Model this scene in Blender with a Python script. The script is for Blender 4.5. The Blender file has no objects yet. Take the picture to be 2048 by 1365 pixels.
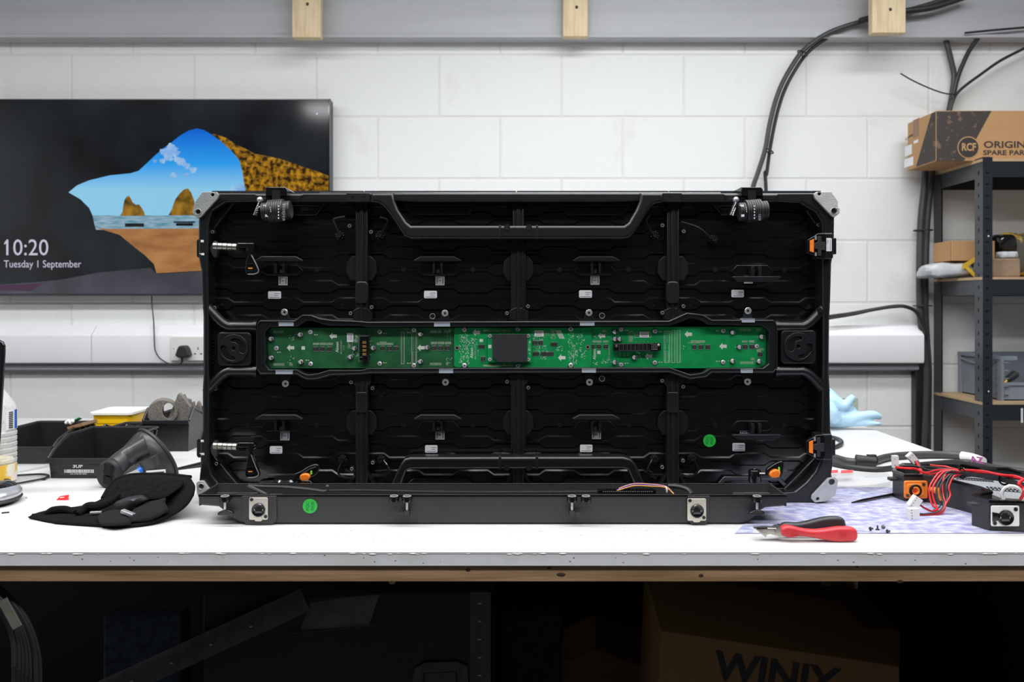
import bpy, bmesh, math, random
from mathutils import Vector, Matrix
PI = math.pi
S = bpy.context.scene
C = S.collection
# ---------------------------------------------------------------- camera
F = 1650.0            # focal length in pixels of the 2048 px wide frame
YH = 605.0            # horizon row
TZ = 0.90             # bench top height
HC = 0.317            # lens above the bench top
CZ = TZ + HC
cam = bpy.data.cameras.new('camera')
co = bpy.data.objects.new('camera', cam); C.objects.link(co)
co.location = (0, 0, CZ); co.rotation_euler = (PI/2, 0, 0)
cam.sensor_width = 36.0; cam.lens = F/2048*36
cam.shift_y = -(682.5-YH)/2048
cam.clip_start = 0.05; cam.clip_end = 50
cam.dof.use_dof = True; cam.dof.focus_distance = 1.31; cam.dof.aperture_fstop = 8.0
S.camera = co
# ---------------------------------------------------------------- world, exposure, room lights
w = bpy.data.worlds.new('world'); S.world = w; w.use_nodes = True
w.node_tree.nodes['Background'].inputs[0].default_value = (0.9, 0.95, 1, 1)
w.node_tree.nodes['Background'].inputs[1].default_value = 0.3
S.view_settings.view_transform = 'Standard'; S.view_settings.look = 'None'
S.view_settings.gamma = 1.0; S.view_settings.exposure = 0.0
S.view_settings.use_curve_mapping = False
def area(name, loc, sx, sy, power, col=(1, 1, 1), rot=(0, 0, 0)):
    l = bpy.data.lights.new(name, 'AREA'); l.shape = 'RECTANGLE'; l.size = sx; l.size_y = sy
    l.energy = power; l.color = col
    o = bpy.data.objects.new(name, l); C.objects.link(o); o.location = loc; o.rotation_euler = rot
area('ceiling_tube_light', (0.80, 1.85, 2.62), 2.2, 0.25, 30, (0.97, 0.98, 1.0))
area('ceiling_tube_light', (-1.7, 1.05, 2.62), 1.8, 0.20, 38, (0.97, 0.98, 1.0))
area('ceiling_tube_light', (0.25, 0.98, 2.62), 2.0, 0.40, 32, (0.97, 0.98, 1.0))
area('ceiling_tube_light', (0.2, -0.15, 2.62), 3.4, 0.25, 56, (0.98, 0.98, 1.0))
# ---------------------------------------------------------------- pixel <-> place helpers
def V(px, py, d): return Vector(((px-1024)/F*d, d, CZ-(py-YH)/F*d))
def T(px, py, z=0.0):                       # the point seen at a pixel, at height z over the bench top
    return V(px, py, (HC-z)*F/(py-YH))
# ---------------------------------------------------------------- materials
M = {}
def mat(name, col, rough=0.5, metal=0.0, bump=0.0, bscale=200.0, var=0.0, vscale=8.0, col2=None, emit=0.0,
        spec=0.5, alpha=1.0, trans=0.0, coat=0.0, sheen=0.0, stretch=None, lo=0.35, hi=0.65):
    m = bpy.data.materials.new(name); m.use_nodes = True
    nt = m.node_tree; b = nt.nodes['Principled BSDF']; L = nt.links.new
    b.inputs['Base Color'].default_value = (*col, 1); b.inputs['Roughness'].default_value = rough
    b.inputs['Metallic'].default_value = metal; b.inputs['Specular IOR Level'].default_value = spec
    b.inputs['Alpha'].default_value = alpha; b.inputs['Transmission Weight'].default_value = trans
    b.inputs['Coat Weight'].default_value = coat; b.inputs['Sheen Weight'].default_value = sheen
    tc = nt.nodes.new('ShaderNodeTexCoord'); src = tc.outputs['Object']
    if stretch:
        mp = nt.nodes.new('ShaderNodeMapping'); mp.inputs['Scale'].default_value = stretch
        L(src, mp.inputs['Vector']); src = mp.outputs['Vector']
    if emit:
        b.inputs['Emission Color'].default_value = (*col, 1); b.inputs['Emission Strength'].default_value = emit
    if var or col2:
        n = nt.nodes.new('ShaderNodeTexNoise'); n.inputs['Scale'].default_value = vscale; n.inputs['Detail'].default_value = 6
        L(src, n.inputs['Vector'])
        r = nt.nodes.new('ShaderNodeValToRGB'); r.color_ramp.elements[0].position = lo; r.color_ramp.elements[1].position = hi
        c2 = col2 if col2 else tuple(max(0, c*(1-var)) for c in col)
        r.color_ramp.elements[0].color = (*c2, 1); r.color_ramp.elements[1].color = (*col, 1)
        L(n.outputs['Fac'], r.inputs['Fac']); L(r.outputs['Color'], b.inputs['Base Color'])
        if emit: L(r.outputs['Color'], b.inputs['Emission Color'])
    if bump:
        n = nt.nodes.new('ShaderNodeTexNoise'); n.inputs['Scale'].default_value = bscale; n.inputs['Detail'].default_value = 3
        L(src, n.inputs['Vector'])
        bp = nt.nodes.new('ShaderNodeBump'); bp.inputs['Strength'].default_value = bump; bp.inputs['Distance'].default_value = 0.002
        L(n.outputs['Fac'], bp.inputs['Height']); L(bp.outputs['Normal'], b.inputs['Normal'])
    M[name] = m; return m
mat('wallpaint', (0.80, 0.81, 0.80), 0.75, bump=0.5, bscale=60, col2=(0.70, 0.70, 0.67), vscale=5, lo=0.22, hi=0.40)
mat('mortar', (0.72, 0.72, 0.70), 0.85, bump=0.5, bscale=90)
mat('darkwall', (0.06, 0.06, 0.065), 0.9, bump=0.2, bscale=30)
mat('sidewall', (0.55, 0.55, 0.54), 0.8, bump=0.2, bscale=30)
mat('floor', (0.045, 0.045, 0.05), 0.7, var=0.4, vscale=6, bump=0.1)
mat('ceiling', (0.6, 0.6, 0.6), 0.85, bump=0.1, bscale=20)
mat('beam', (0.50, 0.51, 0.53), 0.55, var=0.12, vscale=3, stretch=(0.4, 1, 5), bump=0.1, bscale=40)
mat('pine', (0.72, 0.52, 0.30), 0.6, col2=(0.50, 0.31, 0.14), vscale=14, stretch=(6, 6, 0.7), bump=0.25, bscale=30, lo=0.3, hi=0.6)
mat('pine_pale', (0.76, 0.62, 0.40), 0.6, col2=(0.62, 0.46, 0.26), vscale=14, stretch=(6, 6, 0.7), bump=0.25, bscale=30, lo=0.3, hi=0.6)
mat('pine_rail', (0.40, 0.25, 0.13), 0.6, col2=(0.23, 0.135, 0.065), vscale=14, stretch=(0.5, 8, 8), bump=0.3, bscale=40, lo=0.3, hi=0.62)
mat('knot', (0.06, 0.03, 0.015), 0.7, var=0.3, vscale=90)
mat('laminate', (0.62, 0.62, 0.61), 0.36, col2=(0.54, 0.545, 0.54), vscale=7, lo=0.18, hi=0.36, bump=0.05, bscale=120)
mat('board_edge', (0.76, 0.78, 0.79), 0.5, col2=(0.66, 0.68, 0.67), vscale=16, lo=0.25, hi=0.42, bump=0.2, bscale=60)
mat('chip', (0.80, 0.79, 0.74), 0.8, var=0.1)
mat('black', (0.0040, 0.0048, 0.0056), 0.34, bump=0.05, bscale=700, spec=0.6, var=0.15, vscale=25)
mat('black_module', (0.0022, 0.0024, 0.0027), 0.22, bump=0.02, bscale=500, spec=1.0, var=0.2, vscale=30)
mat('black_rib', (0.0065, 0.008, 0.0095), 0.38, bump=0.05, bscale=600, spec=0.4, var=0.1, vscale=20)
mat('black_deep', (0.0035, 0.0035, 0.004), 0.6, spec=0.25, var=0.1)
mat('black_gloss', (0.006, 0.006, 0.007), 0.12, spec=0.6, var=0.1)
mat('black_tray', (0.032, 0.032, 0.032), 0.42, bump=0.15, bscale=900, spec=0.45, var=0.15, vscale=18)
mat('tray_inside', (0.10, 0.10, 0.09), 0.4, bump=0.3, bscale=400, metal=0.3, col2=(0.02, 0.02, 0.02), vscale=9)
mat('black_bin', (0.015, 0.015, 0.016), 0.35, bump=0.15, bscale=200, var=0.25, vscale=30)
mat('black_rubber', (0.018, 0.018, 0.020), 0.5, bump=0.1, bscale=300, var=0.15, vscale=30)
mat('neoprene', (0.006, 0.006, 0.0065), 0.95, bump=0.5, bscale=900, sheen=0.0, spec=0.15, var=0.3, vscale=60)
mat('neoprene_sheen', (0.012, 0.012, 0.013), 0.9, bump=0.5, bscale=900, spec=0.2, var=0.3, vscale=60)  # pocket neoprene, lighter colour stands in for a sheen
mat('fuzz', (0.004, 0.004, 0.005), 1.0, bump=1.0, bscale=500, sheen=0.0, spec=0.1, col2=(0.010, 0.010, 0.011), vscale=180)
mat('cable', (0.022, 0.023, 0.025), 0.45, bump=0.05, bscale=300, var=0.15, vscale=30)
mat('cable_grey', (0.045, 0.047, 0.05), 0.45, bump=0.05, bscale=300, var=0.15, vscale=30)
mat('silver', (0.62, 0.63, 0.64), 0.38, metal=0.85, bump=0.15, bscale=300, var=0.15, vscale=40)
mat('cast_alu', (0.50, 0.51, 0.51), 0.5, metal=0.35, bump=0.25, bscale=400, var=0.15, vscale=60)
mat('alu_dull', (0.30, 0.31, 0.31), 0.5, metal=0.35, bump=0.25, bscale=400, var=0.15, vscale=60)
mat('clip', (0.42, 0.48, 0.56), 0.35, metal=0.3, var=0.1, stretch=(1, 1, 8), vscale=40)
mat('nickel', (0.66, 0.62, 0.54), 0.35, metal=0.6, bump=0.1, bscale=300, var=0.1)
mat('dark_steel', (0.10, 0.10, 0.10), 0.35, metal=0.8, var=0.2)
mat('steel', (0.5, 0.48, 0.43), 0.28, metal=0.9, bump=0.1, bscale=200, var=0.25, vscale=60)
mat('pcb_dark', (0.022, 0.14, 0.050), 0.38, var=0.35, vscale=45, bump=0.05, bscale=300)
mat('pcb', (0.003, 0.30, 0.080), 0.38, var=0.22, vscale=45, bump=0.05, bscale=300)
mat('silk', (0.62, 0.68, 0.60), 0.6, var=0.1)
mat('silk_dim', (0.22, 0.42, 0.26), 0.6, var=0.2, vscale=200)
mat('silk_half', (0.36, 0.46, 0.33), 0.6, var=0.2, vscale=200)
mat('cap_top', (0.72, 0.72, 0.74), 0.3, metal=0.5, var=0.1)
mat('chip_black', (0.028, 0.022, 0.022), 0.5, var=0.1)
mat('heatsink', (0.010, 0.010, 0.012), 0.55, bump=0.3, bscale=900, var=0.2, vscale=50)
mat('gold', (0.75, 0.45, 0.13), 0.35, metal=0.7, var=0.1)
mat('label_white', (0.78, 0.78, 0.80), 0.5, var=0.05)
mat('label_grey', (0.36, 0.37, 0.39), 0.5, var=0.05)
mat('ink', (0.02, 0.02, 0.025), 0.6, var=0.05)
mat('ink_grey', (0.18, 0.18, 0.2), 0.6, var=0.05)
mat('white_print', (0.75, 0.76, 0.78), 0.5, var=0.05)
mat('green_sticker', (0.02, 0.44, 0.055), 0.4, var=0.08)
mat('green_ink', (0.004, 0.13, 0.02), 0.5, var=0.05)
mat('orange', (0.88, 0.22, 0.02), 0.4, var=0.12, vscale=40)
mat('orange_light', (1.0, 0.36, 0.04), 0.4, var=0.05)
mat('green_mark', (0.25, 0.75, 0.03), 0.4, var=0.05)
mat('red_wire', (0.62, 0.012, 0.018), 0.35, var=0.1, vscale=40)
mat('blue_wire', (0.01, 0.03, 0.35), 0.35, var=0.1)
mat('orange_wire', (0.85, 0.40, 0.06), 0.35, var=0.1)
mat('pink_wire', (0.75, 0.35, 0.30), 0.35, var=0.1)
mat('white_plastic', (0.75, 0.75, 0.72), 0.4, var=0.06, vscale=20)
mat('trunk', (0.93, 0.93, 0.95), 0.35, var=0.04, vscale=2)
mat('trunk_shaded', (0.36, 0.37, 0.41), 0.45, var=0.08, vscale=4)  # underside of the white trunking, its shade put into the colour
mat('red_grip', (0.60, 0.035, 0.045), 0.38, bump=0.1, bscale=400, var=0.12, vscale=30)
mat('black_grip', (0.035, 0.036, 0.04), 0.42, bump=0.1, bscale=400, var=0.12, vscale=30)
mat('cardboard', (0.47, 0.27, 0.12), 0.75, bump=0.1, bscale=80, var=0.1, vscale=6)
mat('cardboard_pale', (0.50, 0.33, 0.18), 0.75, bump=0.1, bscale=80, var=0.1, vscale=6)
mat('cardboard_shaded', (0.26, 0.145, 0.055), 0.8, bump=0.1, bscale=80, var=0.1, vscale=6)  # carton brown darkened, under-bench shade put into the colour
mat('box_print', (0.045, 0.036, 0.032), 0.7, col2=(0.15, 0.10, 0.07), vscale=40, lo=0.35, hi=0.40)
mat('box_ink', (0.035, 0.028, 0.026), 0.7, var=0.1)
mat('tape_brown', (0.26, 0.14, 0.07), 0.35, var=0.1)
mat('paper_wrap', (0.33, 0.23, 0.15), 0.5, bump=0.8, bscale=25, var=0.3, vscale=22)
mat('rack', (0.014, 0.018, 0.024), 0.38, bump=0.05, bscale=100, spec=0.5, var=0.15, vscale=8)
mat('rack_lit_and_grey', (0.060, 0.065, 0.072), 0.4, bump=0.05, bscale=100, var=0.1)  # black rack sides with light put into the colour; also plain grey details
mat('mdf', (0.50, 0.35, 0.20), 0.75, var=0.12, vscale=20)
mat('crate', (0.23, 0.26, 0.30), 0.5, bump=0.05, bscale=100, var=0.1, vscale=10)
mat('poly', (0.62, 0.64, 0.66), 0.3, bump=0.8, bscale=18, var=0.25, vscale=20)
mat('bag_mix', (0.74, 0.48, 0.05), 0.3, bump=0.8, bscale=18, col2=(0.10, 0.095, 0.08), vscale=14, lo=0.49, hi=0.55)
mat('module_grey', (0.24, 0.25, 0.26), 0.6, var=0.1)
mat('yellow_tape', (0.78, 0.50, 0.05), 0.35, var=0.25, vscale=25)
mat('yellow_tub', (0.88, 0.52, 0.004), 0.35, var=0.08, vscale=6)
mat('lid_white', (0.85, 0.83, 0.76), 0.4, var=0.05)
mat('foam', (0.13, 0.115, 0.10), 0.95, bump=0.8, bscale=500, col2=(0.21, 0.19, 0.17), vscale=250)
mat('glove', (0.46, 0.69, 0.88), 0.55, bump=0.25, bscale=90, var=0.12, vscale=30)
mat('scanner', (0.036, 0.038, 0.040), 0.36, bump=0.08, bscale=500, var=0.1, vscale=30)
mat('blue_plastic', (0.02, 0.18, 0.72), 0.35, var=0.1)
mat('mouse_silver', (0.50, 0.51, 0.54), 0.25, metal=0.6, var=0.05)
mat('bottle', (0.92, 0.93, 0.92), 0.1, alpha=0.42, col2=(0.7, 0.66, 0.5), vscale=160, lo=0.3, hi=0.42)
mat('bottle_fill', (0.80, 0.62, 0.16), 0.4, col2=(0.85, 0.83, 0.75), vscale=40)
mat('bottle_print', (0.85, 0.52, 0.05), 0.4, col2=(0.85, 0.80, 0.68), vscale=30, lo=0.45, hi=0.52)
mat('blue_label', (0.02, 0.10, 0.50), 0.4, var=0.1)
mat('bluemat', (0.26, 0.265, 0.47), 0.55, col2=(0.54, 0.55, 0.64), vscale=58, lo=0.34, hi=0.62, stretch=(1, 1.5, 1), bump=0.1)
mat('clear_bag', (0.85, 0.87, 0.9), 0.15, alpha=0.30, bump=1.0, bscale=30, var=0.1)
mat('red_foil', (0.75, 0.02, 0.02), 0.35, var=0.15)
mat('blue_cloth', (0.045, 0.065, 0.10), 0.9, col2=(0.02, 0.028, 0.045), vscale=60, bump=0.4)
mat('case_dark', (0.010, 0.0105, 0.011), 0.4, bump=0.1, var=0.2)
mat('case_metal', (0.10, 0.10, 0.105), 0.4, metal=0.8, var=0.25, stretch=(8, 8, 0.5))
mat('paper_shaded', (0.16, 0.15, 0.125), 0.8, var=0.35, vscale=25)  # paper greyed down, its shade under the bench painted in
mat('pale_green', (0.50, 0.62, 0.48), 0.6, var=0.15, vscale=60)
mat('purple_ink', (0.20, 0.01, 0.14), 0.5, var=0.1)
mat('screen_glass', (0.004, 0.005, 0.006), 0.06, spec=0.5, col2=(0.009, 0.012, 0.015), vscale=3)
mat('pic_cave', (0.013, 0.018, 0.023), 0.1, emit=1.0, col2=(0.004, 0.004, 0.005), vscale=4)
mat('pic_sand', (0.52, 0.25, 0.09), 0.1, emit=0.8, col2=(0.33, 0.14, 0.045), vscale=9, stretch=(1, 1, 3))
mat('pic_sea', (0.10, 0.30, 0.42), 0.1, emit=0.8, col2=(0.40, 0.55, 0.66), vscale=20, stretch=(1, 1, 8))
mat('pic_rock', (0.42, 0.22, 0.02), 0.1, emit=0.8, col2=(0.05, 0.03, 0.008), vscale=25)
mat('pic_cliff', (0.62, 0.30, 0.02), 0.1, emit=0.8, col2=(0.035, 0.018, 0.006), vscale=55, lo=0.40, hi=0.66)
mat('pic_cloud', (0.45, 0.68, 0.95), 0.1, emit=0.8, col2=(0.20, 0.45, 0.90), vscale=30)
mat('pic_text', (0.72, 0.70, 0.86), 0.1, emit=0.75, var=0.02)
mat('pic_grey', (0.10, 0.10, 0.13), 0.1, emit=0.7, col2=(0.05, 0.05, 0.065), vscale=5)
mat('pic_plum', (0.09, 0.035, 0.085), 0.1, emit=0.7, var=0.2)
for k in ('pic_cave', 'pic_sand', 'pic_sea', 'pic_rock', 'pic_cliff', 'pic_cloud', 'pic_text', 'pic_grey', 'pic_plum'):
    b = M[k].node_tree.nodes['Principled BSDF']
    for l in list(b.inputs['Base Color'].links): M[k].node_tree.links.remove(l)
    b.inputs['Base Color'].default_value = (0, 0, 0, 1)
def sky_mat():
    m = bpy.data.materials.new('pic_sky'); m.use_nodes = True; nt = m.node_tree; b = nt.nodes['Principled BSDF']
    b.inputs['Base Color'].default_value = (0, 0, 0, 1); b.inputs['Roughness'].default_value = 0.1
    g = nt.nodes.new('ShaderNodeTexCoord'); sp = nt.nodes.new('ShaderNodeSeparateXYZ')
    mr = nt.nodes.new('ShaderNodeMapRange'); r = nt.nodes.new('ShaderNodeValToRGB')
    nt.links.new(g.outputs['Generated'], sp.inputs[0]); nt.links.new(sp.outputs['Z'], mr.inputs[0])
    nt.links.new(mr.outputs[0], r.inputs[0])
    e = r.color_ramp.elements; e[0].position = 0.30; e[0].color = (0.28, 0.62, 0.86, 1)
    e[1].position = 1.0; e[1].color = (0.002, 0.12, 0.66, 1)
    k = e.new(0.6); k.color = (0.03, 0.35, 0.88, 1)
    nt.links.new(r.outputs[0], b.inputs['Emission Color']); b.inputs['Emission Strength'].default_value = 0.9
    M['pic_sky'] = m
sky_mat()
# ---------------------------------------------------------------- mesh helpers
ORG = {}                                       # world origin of every object
def wo(o): return ORG[o.name] if o is not None else Vector((0, 0, 0))
def tag(o, label=None, cat=None, group=None, kind=None):
    if label: o['label'] = label
    if cat: o['category'] = cat
    if group: o['group'] = group
    if kind: o['kind'] = kind
    return o
def thing(name, loc, label, cat, group=None):
    o = bpy.data.objects.new(name, None); C.objects.link(o); o.empty_display_size = 0.02
    o.location = loc; ORG[o.name] = Vector(loc)
    return tag(o, label, cat, group)
def link_mesh(name, me, parent, world_origin, bevel=0, seg=2):
    o = bpy.data.objects.new(name, me); C.objects.link(o)
    ORG[o.name] = Vector(world_origin)
    if parent is not None: o.parent = parent
    o.location = Vector(world_origin)-wo(parent)
    if bevel:
        md = o.modifiers.new('bevel', 'BEVEL'); md.width = bevel; md.segments = seg; md.limit_method = 'ANGLE'
        md.angle_limit = math.radians(35); md.harden_normals = True
    return o
class MB:
    def __init__(s): s.v = []; s.f = []; s.m = []; s.mats = []; s.cur = 0
    def mat(s, name):
        if name not in s.mats: s.mats.append(name)
        s.cur = s.mats.index(name); return s
    def add(s, vs, fs):
        n = len(s.v); s.v += [Vector(v) for v in vs]
        for f in fs: s.f.append([i+n for i in f]); s.m.append(s.cur)
        return s
    def box(s, a, b, R=None, o=None):
        x0, y0, z0 = a; x1, y1, z1 = b
        vs = [Vector(p) for p in ((x0,y0,z0),(x1,y0,z0),(x1,y1,z0),(x0,y1,z0),(x0,y0,z1),(x1,y0,z1),(x1,y1,z1),(x0,y1,z1))]
        if R is not None: vs = [R @ v for v in vs]
        if o is not None: vs = [v+Vector(o) for v in vs]
        return s.add(vs, [(0,3,2,1),(4,5,6,7),(0,1,5,4),(1,2,6,5),(2,3,7,6),(3,0,4,7)])
    def pbox(s, x0, y0, x1, y1, d, th):         # box whose front face spans these pixels at distance d
        a = V(x0, y1, d); b = V(x1, y0, d)
        return s.box((a.x, d, a.z), (b.x, d+th, b.z))
    def rect(s, x0, y0, x1, y1, d):             # thin flat mark
        return s.pbox(x0, y0, x1, y1, d, 0.0002)
    def loft(s, rings, cap=True, closed=True):
        n = len(rings[0]); base = len(s.v); vs = [p for r in rings for p in r]; fs = []
        for i in range(len(rings)-1):
            for j in range(n if closed else n-1):
                k = (j+1) % n; fs.append((i*n+j, i*n+k, (i+1)*n+k, (i+1)*n+j))
        if cap: fs.append(tuple(range(n))[::-1]); fs.append(tuple((len(rings)-1)*n+j for j in range(n)))
        return s.add(vs, fs)
    def prism(s, pts, d, th):                   # polygon of pixels at distance d, extruded straight away from us
        a = [V(x, y, d) for x, y in pts]; b = [p+Vector((0, th, 0)) for p in a]
        return s.loft([a, b])
    def ring(s, outer, inner, d, th, d2=None):
        n = len(outer); A = [V(x, y, d) for x, y in outer]; B = [V(x, y, d) for x, y in inner]
        t = Vector((0, th, 0)); vs = A+B+[p+t for p in A]+[p+t for p in B]; fs = []
        for i in range(n):
            k = (i+1) % n
            fs += [(i, k, n+k, n+i), (2*n+k, 2*n+i, 3*n+i, 3*n+k), (k, i, 2*n+i, 2*n+k), (n+i, n+k, 3*n+k, 3*n+i)]
        return s.add(vs, fs)
    def cyl(s, a, b, r, n=16, r2=None, cap=True, ph=0):
        a = Vector(a); b = Vector(b)
        if (b-a).length < 0.03 and abs((b-a).y) > 0.75*(b-a).length: b = Vector((a.x, b.y, a.z))
        ax = (b-a).normalized(); u = ax.orthogonal().normalized(); w2 = ax.cross(u)
        r2 = r if r2 is None else r2
        c = [(math.cos(2*PI*i/n+ph), math.sin(2*PI*i/n+ph)) for i in range(n)]
        return s.loft([[a+(u*x+w2*y)*r for x, y in c], [b+(u*x+w2*y)*r2 for x, y in c]], cap)
    def lathe(s, o, ax, prof, n=24, sq=1.0, u=None):     # prof: (radius, distance along axis)
        o = Vector(o); ax = Vector(ax).normalized(); u = Vector(u).normalized() if u else ax.orthogonal().normalized(); w2 = ax.cross(u)
        return s.loft([[o+ax*h+(u*math.cos(2*PI*i/n)+w2*math.sin(2*PI*i/n)*sq)*r for i in range(n)] for r, h in prof], True)
    def tube(s, pts, r, n=8, sub=6, cap=True, flat=1.0):
        P = [Vector(p) for p in pts]; rr = r if isinstance(r, (list, tuple)) else [r]*len(P)
        Q = []; R = []
        if len(P) > 2 and sub > 1:
            E = [P[0]*2-P[1]]+P+[P[-1]*2-P[-2]]
            for i in range(len(P)-1):
                a, b, c, d = E[i:i+4]
                for k in range(sub):
                    t = k/sub
                    Q.append(0.5*((2*b)+(c-a)*t+(2*a-5*b+4*c-d)*t*t+(3*b-a-3*c+d)*t**3)); R.append(rr[i]+(rr[i+1]-rr[i])*t)
            Q.append(P[-1]); R.append(rr[-1])
        else: Q, R = P, rr
        up = None; rings = []
        for i, p in enumerate(Q):
            tg = (Q[min(i+1, len(Q)-1)]-Q[max(i-1, 0)]).normalized()
            if up is None: up = tg.orthogonal().normalized() if abs(tg.z) > 0.95 else Vector((0, 0, 1))
            u = (up-tg*up.dot(tg))
            u = u.normalized() if u.length > 1e-4 else tg.orthogonal().normalized()
            up = u; w2 = tg.cross(u)
            rings.append([p+(u*math.cos(2*PI*j/n)*flat+w2*math.sin(2*PI*j/n))*R[i] for j in range(n)])
        return s.loft(rings, cap)
    def ball(s, c, r, n=14, m=9, sc=(1, 1, 1), R=None):
        c = Vector(c); rings = []
        for i in range(m+1):
            t = PI*(i/m*0.98+0.01)
            ring = []
            for j in range(n):
                p = Vector((math.sin(t)*math.cos(2*PI*j/n)*sc[0], math.sin(t)*math.sin(2*PI*j/n)*sc[1], math.cos(t)*sc[2]))*r
                if R is not None: p = R @ p
                ring.append(c+p)
            rings.append(ring)
        return s.loft(rings, True)
    def torus(s, c, ax, R, r, n=24, m=8, a0=0, a1=2*PI, u=None):
        c = Vector(c); ax = Vector(ax).normalized(); u = Vector(u).normalized() if u else ax.orthogonal().normalized(); w2 = ax.cross(u)
        full = abs(a1-a0-2*PI) < 1e-6; k = n if full else n+1; rings = []
        for i in range(k+(1 if full else 0)):
            t = a0+(a1-a0)*i/n; dr = u*math.cos(t)+w2*math.sin(t)
            rings.append([c+dr*(R+r*math.cos(2*PI*j/m))+ax*r*math.sin(2*PI*j/m) for j in range(m)])
        return s.loft(rings, not full)
    def mesh(s, me_verts, me_faces): return s.add(me_verts, me_faces)
    def text(s, st, size, c, right=(1, 0, 0), up=(0, 0, 1), sx=1.0, bold=0.0, th=0.0002, align='CENTER', shear=0.0):
        cu = bpy.data.curves.new('t', 'FONT'); cu.body = st; cu.size = size; cu.align_x = align; cu.align_y = 'CENTER'
        cu.offset = bold; cu.resolution_u = 3; cu.shear = shear
        o = bpy.data.objects.new('t', cu); me = bpy.data.meshes.new_from_object(o)
        r = Vector(right).normalized(); u = Vector(up).normalized(); nn = r.cross(u)
        vs = [Vector(c)+r*v.co.x*sx+u*v.co.y+nn*th for v in me.vertices]
        s.add(vs, [tuple(p.vertices) for p in me.polygons])
        bpy.data.objects.remove(o); bpy.data.curves.remove(cu); bpy.data.meshes.remove(me); return s
    def build(s, name, parent=None, bevel=0, smooth=True, seg=2, angle=35, origin=None):
        vs = s.v; lo = Vector((min(v[i] for v in vs) for i in range(3))); hi = Vector((max(v[i] for v in vs) for i in range(3)))
        c = (lo+hi)/2
        if origin is not None: c = Vector(origin)
        elif parent is None: c.z = lo.z
        me = bpy.data.meshes.new(name); me.from_pydata([v-c for v in vs], [], s.f)
        for m in s.mats: me.materials.append(M[m])
        me.polygons.foreach_set('material_index', s.m)
        bm = bmesh.new(); bm.from_mesh(me); bmesh.ops.recalc_face_normals(bm, faces=bm.faces); bm.to_mesh(me); bm.free()
        if smooth:
            me.polygons.foreach_set('use_smooth', [True]*len(me.polygons)); me.set_sharp_from_angle(angle=math.radians(angle))
        return link_mesh(name, me, parent, c, bevel, seg)
def mb(m): return MB().mat(m)
def smooth_loop(pts, k=4):
    n = len(pts); out = []
    for i in range(n):
        a, b, c, d = [Vector((*pts[(i+j) % n][:2], 0)) for j in (-1, 0, 1, 2)]
        for q in range(k):
            t = q/k; p = 0.5*((2*b)+(c-a)*t+(2*a-5*b+4*c-d)*t*t+(3*b-a-3*c+d)*t**3); out.append((p.x, p.y))
    return out
def circ(cx, cy, r, n=20, ry=None): return [(cx+r*math.cos(2*PI*i/n), cy+(ry or r)*math.sin(2*PI*i/n)) for i in range(n)]
def rrect(x0, y0, x1, y1, r, n=4):
    o = []
    for cx, cy, a in ((x1-r, y0+r, -PI/2), (x1-r, y1-r, 0), (x0+r, y1-r, PI/2), (x0+r, y0+r, PI)):
        o += [(cx+r*math.cos(a+PI/2*i/n), cy+r*math.sin(a+PI/2*i/n)) for i in range(n+1)]
    return o
def plate_geo(outer, holes, bev, th, res=2):     # outline in metres in XY -> verts (x, y, 0..th front at z=th)
    cu = bpy.data.curves.new('c', 'CURVE'); cu.dimensions = '2D'; cu.fill_mode = 'BOTH'
    for lp in [outer]+list(holes):
        sp = cu.splines.new('POLY'); sp.points.add(len(lp)-1); sp.use_cyclic_u = True
        for i, p in enumerate(lp): sp.points[i].co = (p[0], p[1], 0, 1)
    cu.extrude = max(th/2-bev, 1e-5); cu.bevel_depth = bev; cu.bevel_resolution = res; cu.offset = -bev
    o = bpy.data.objects.new('c', cu); me = bpy.data.meshes.new_from_object(o)
    vs = [v.co.copy() for v in me.vertices]; fs = [tuple(p.vertices) for p in me.polygons]
    bpy.data.objects.remove(o); bpy.data.curves.remove(cu); bpy.data.meshes.remove(me)
    return vs, fs
def add_plate(b, outer, d, th, holes=(), bev=0.0005, res=2):   # pixels at distance d, thickness th away from us
    k = d/F
    tr = lambda lp: [((x-1024)*k, CZ-(y-YH)*k) for x, y in lp]
    vs, fs = plate_geo(tr(outer), [tr(h) for h in holes], bev, th, res)
    return b.add([Vector((v.x, d+th/2-v.z, v.y)) for v in vs], fs)
def plate(name, outer, d, th, m, parent, holes=(), bev=0.0005, res=2):
    return add_plate(mb(m), outer, d, th, holes, bev, res).build(name, parent)
def inst(src, parent, loc, name=None):           # one more copy of a mesh part at a world place
    o = src.copy(); C.objects.link(o); o.parent = parent; ORG[o.name] = Vector(loc); o.location = Vector(loc)-wo(parent)
    return o
def offset_poly(pts, d):
    n = len(pts); area2 = sum(pts[i][0]*pts[(i+1) % n][1]-pts[(i+1) % n][0]*pts[i][1] for i in range(n)); sg = 1 if area2 > 0 else -1
    out = []
    for i in range(n):
        p0 = Vector(pts[i-1][:2]); p1 = Vector(pts[i][:2]); p2 = Vector(pts[(i+1) % n][:2])
        a = (p1-p0).normalized(); c = (p2-p1).normalized()
        n1 = Vector((-a.y, a.x))*sg; n2 = Vector((-c.y, c.x))*sg; nb = (n1+n2)
        nb = nb.normalized() if nb.length > 1e-6 else n1
        q = p1+nb*(d/max(0.4, nb.dot(n1))); out.append((q.x, q.y))
    return out
def struct(o): o['kind'] = 'structure'; return o
def rz(a): return Matrix.Rotation(a, 3, 'Z')
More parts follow.
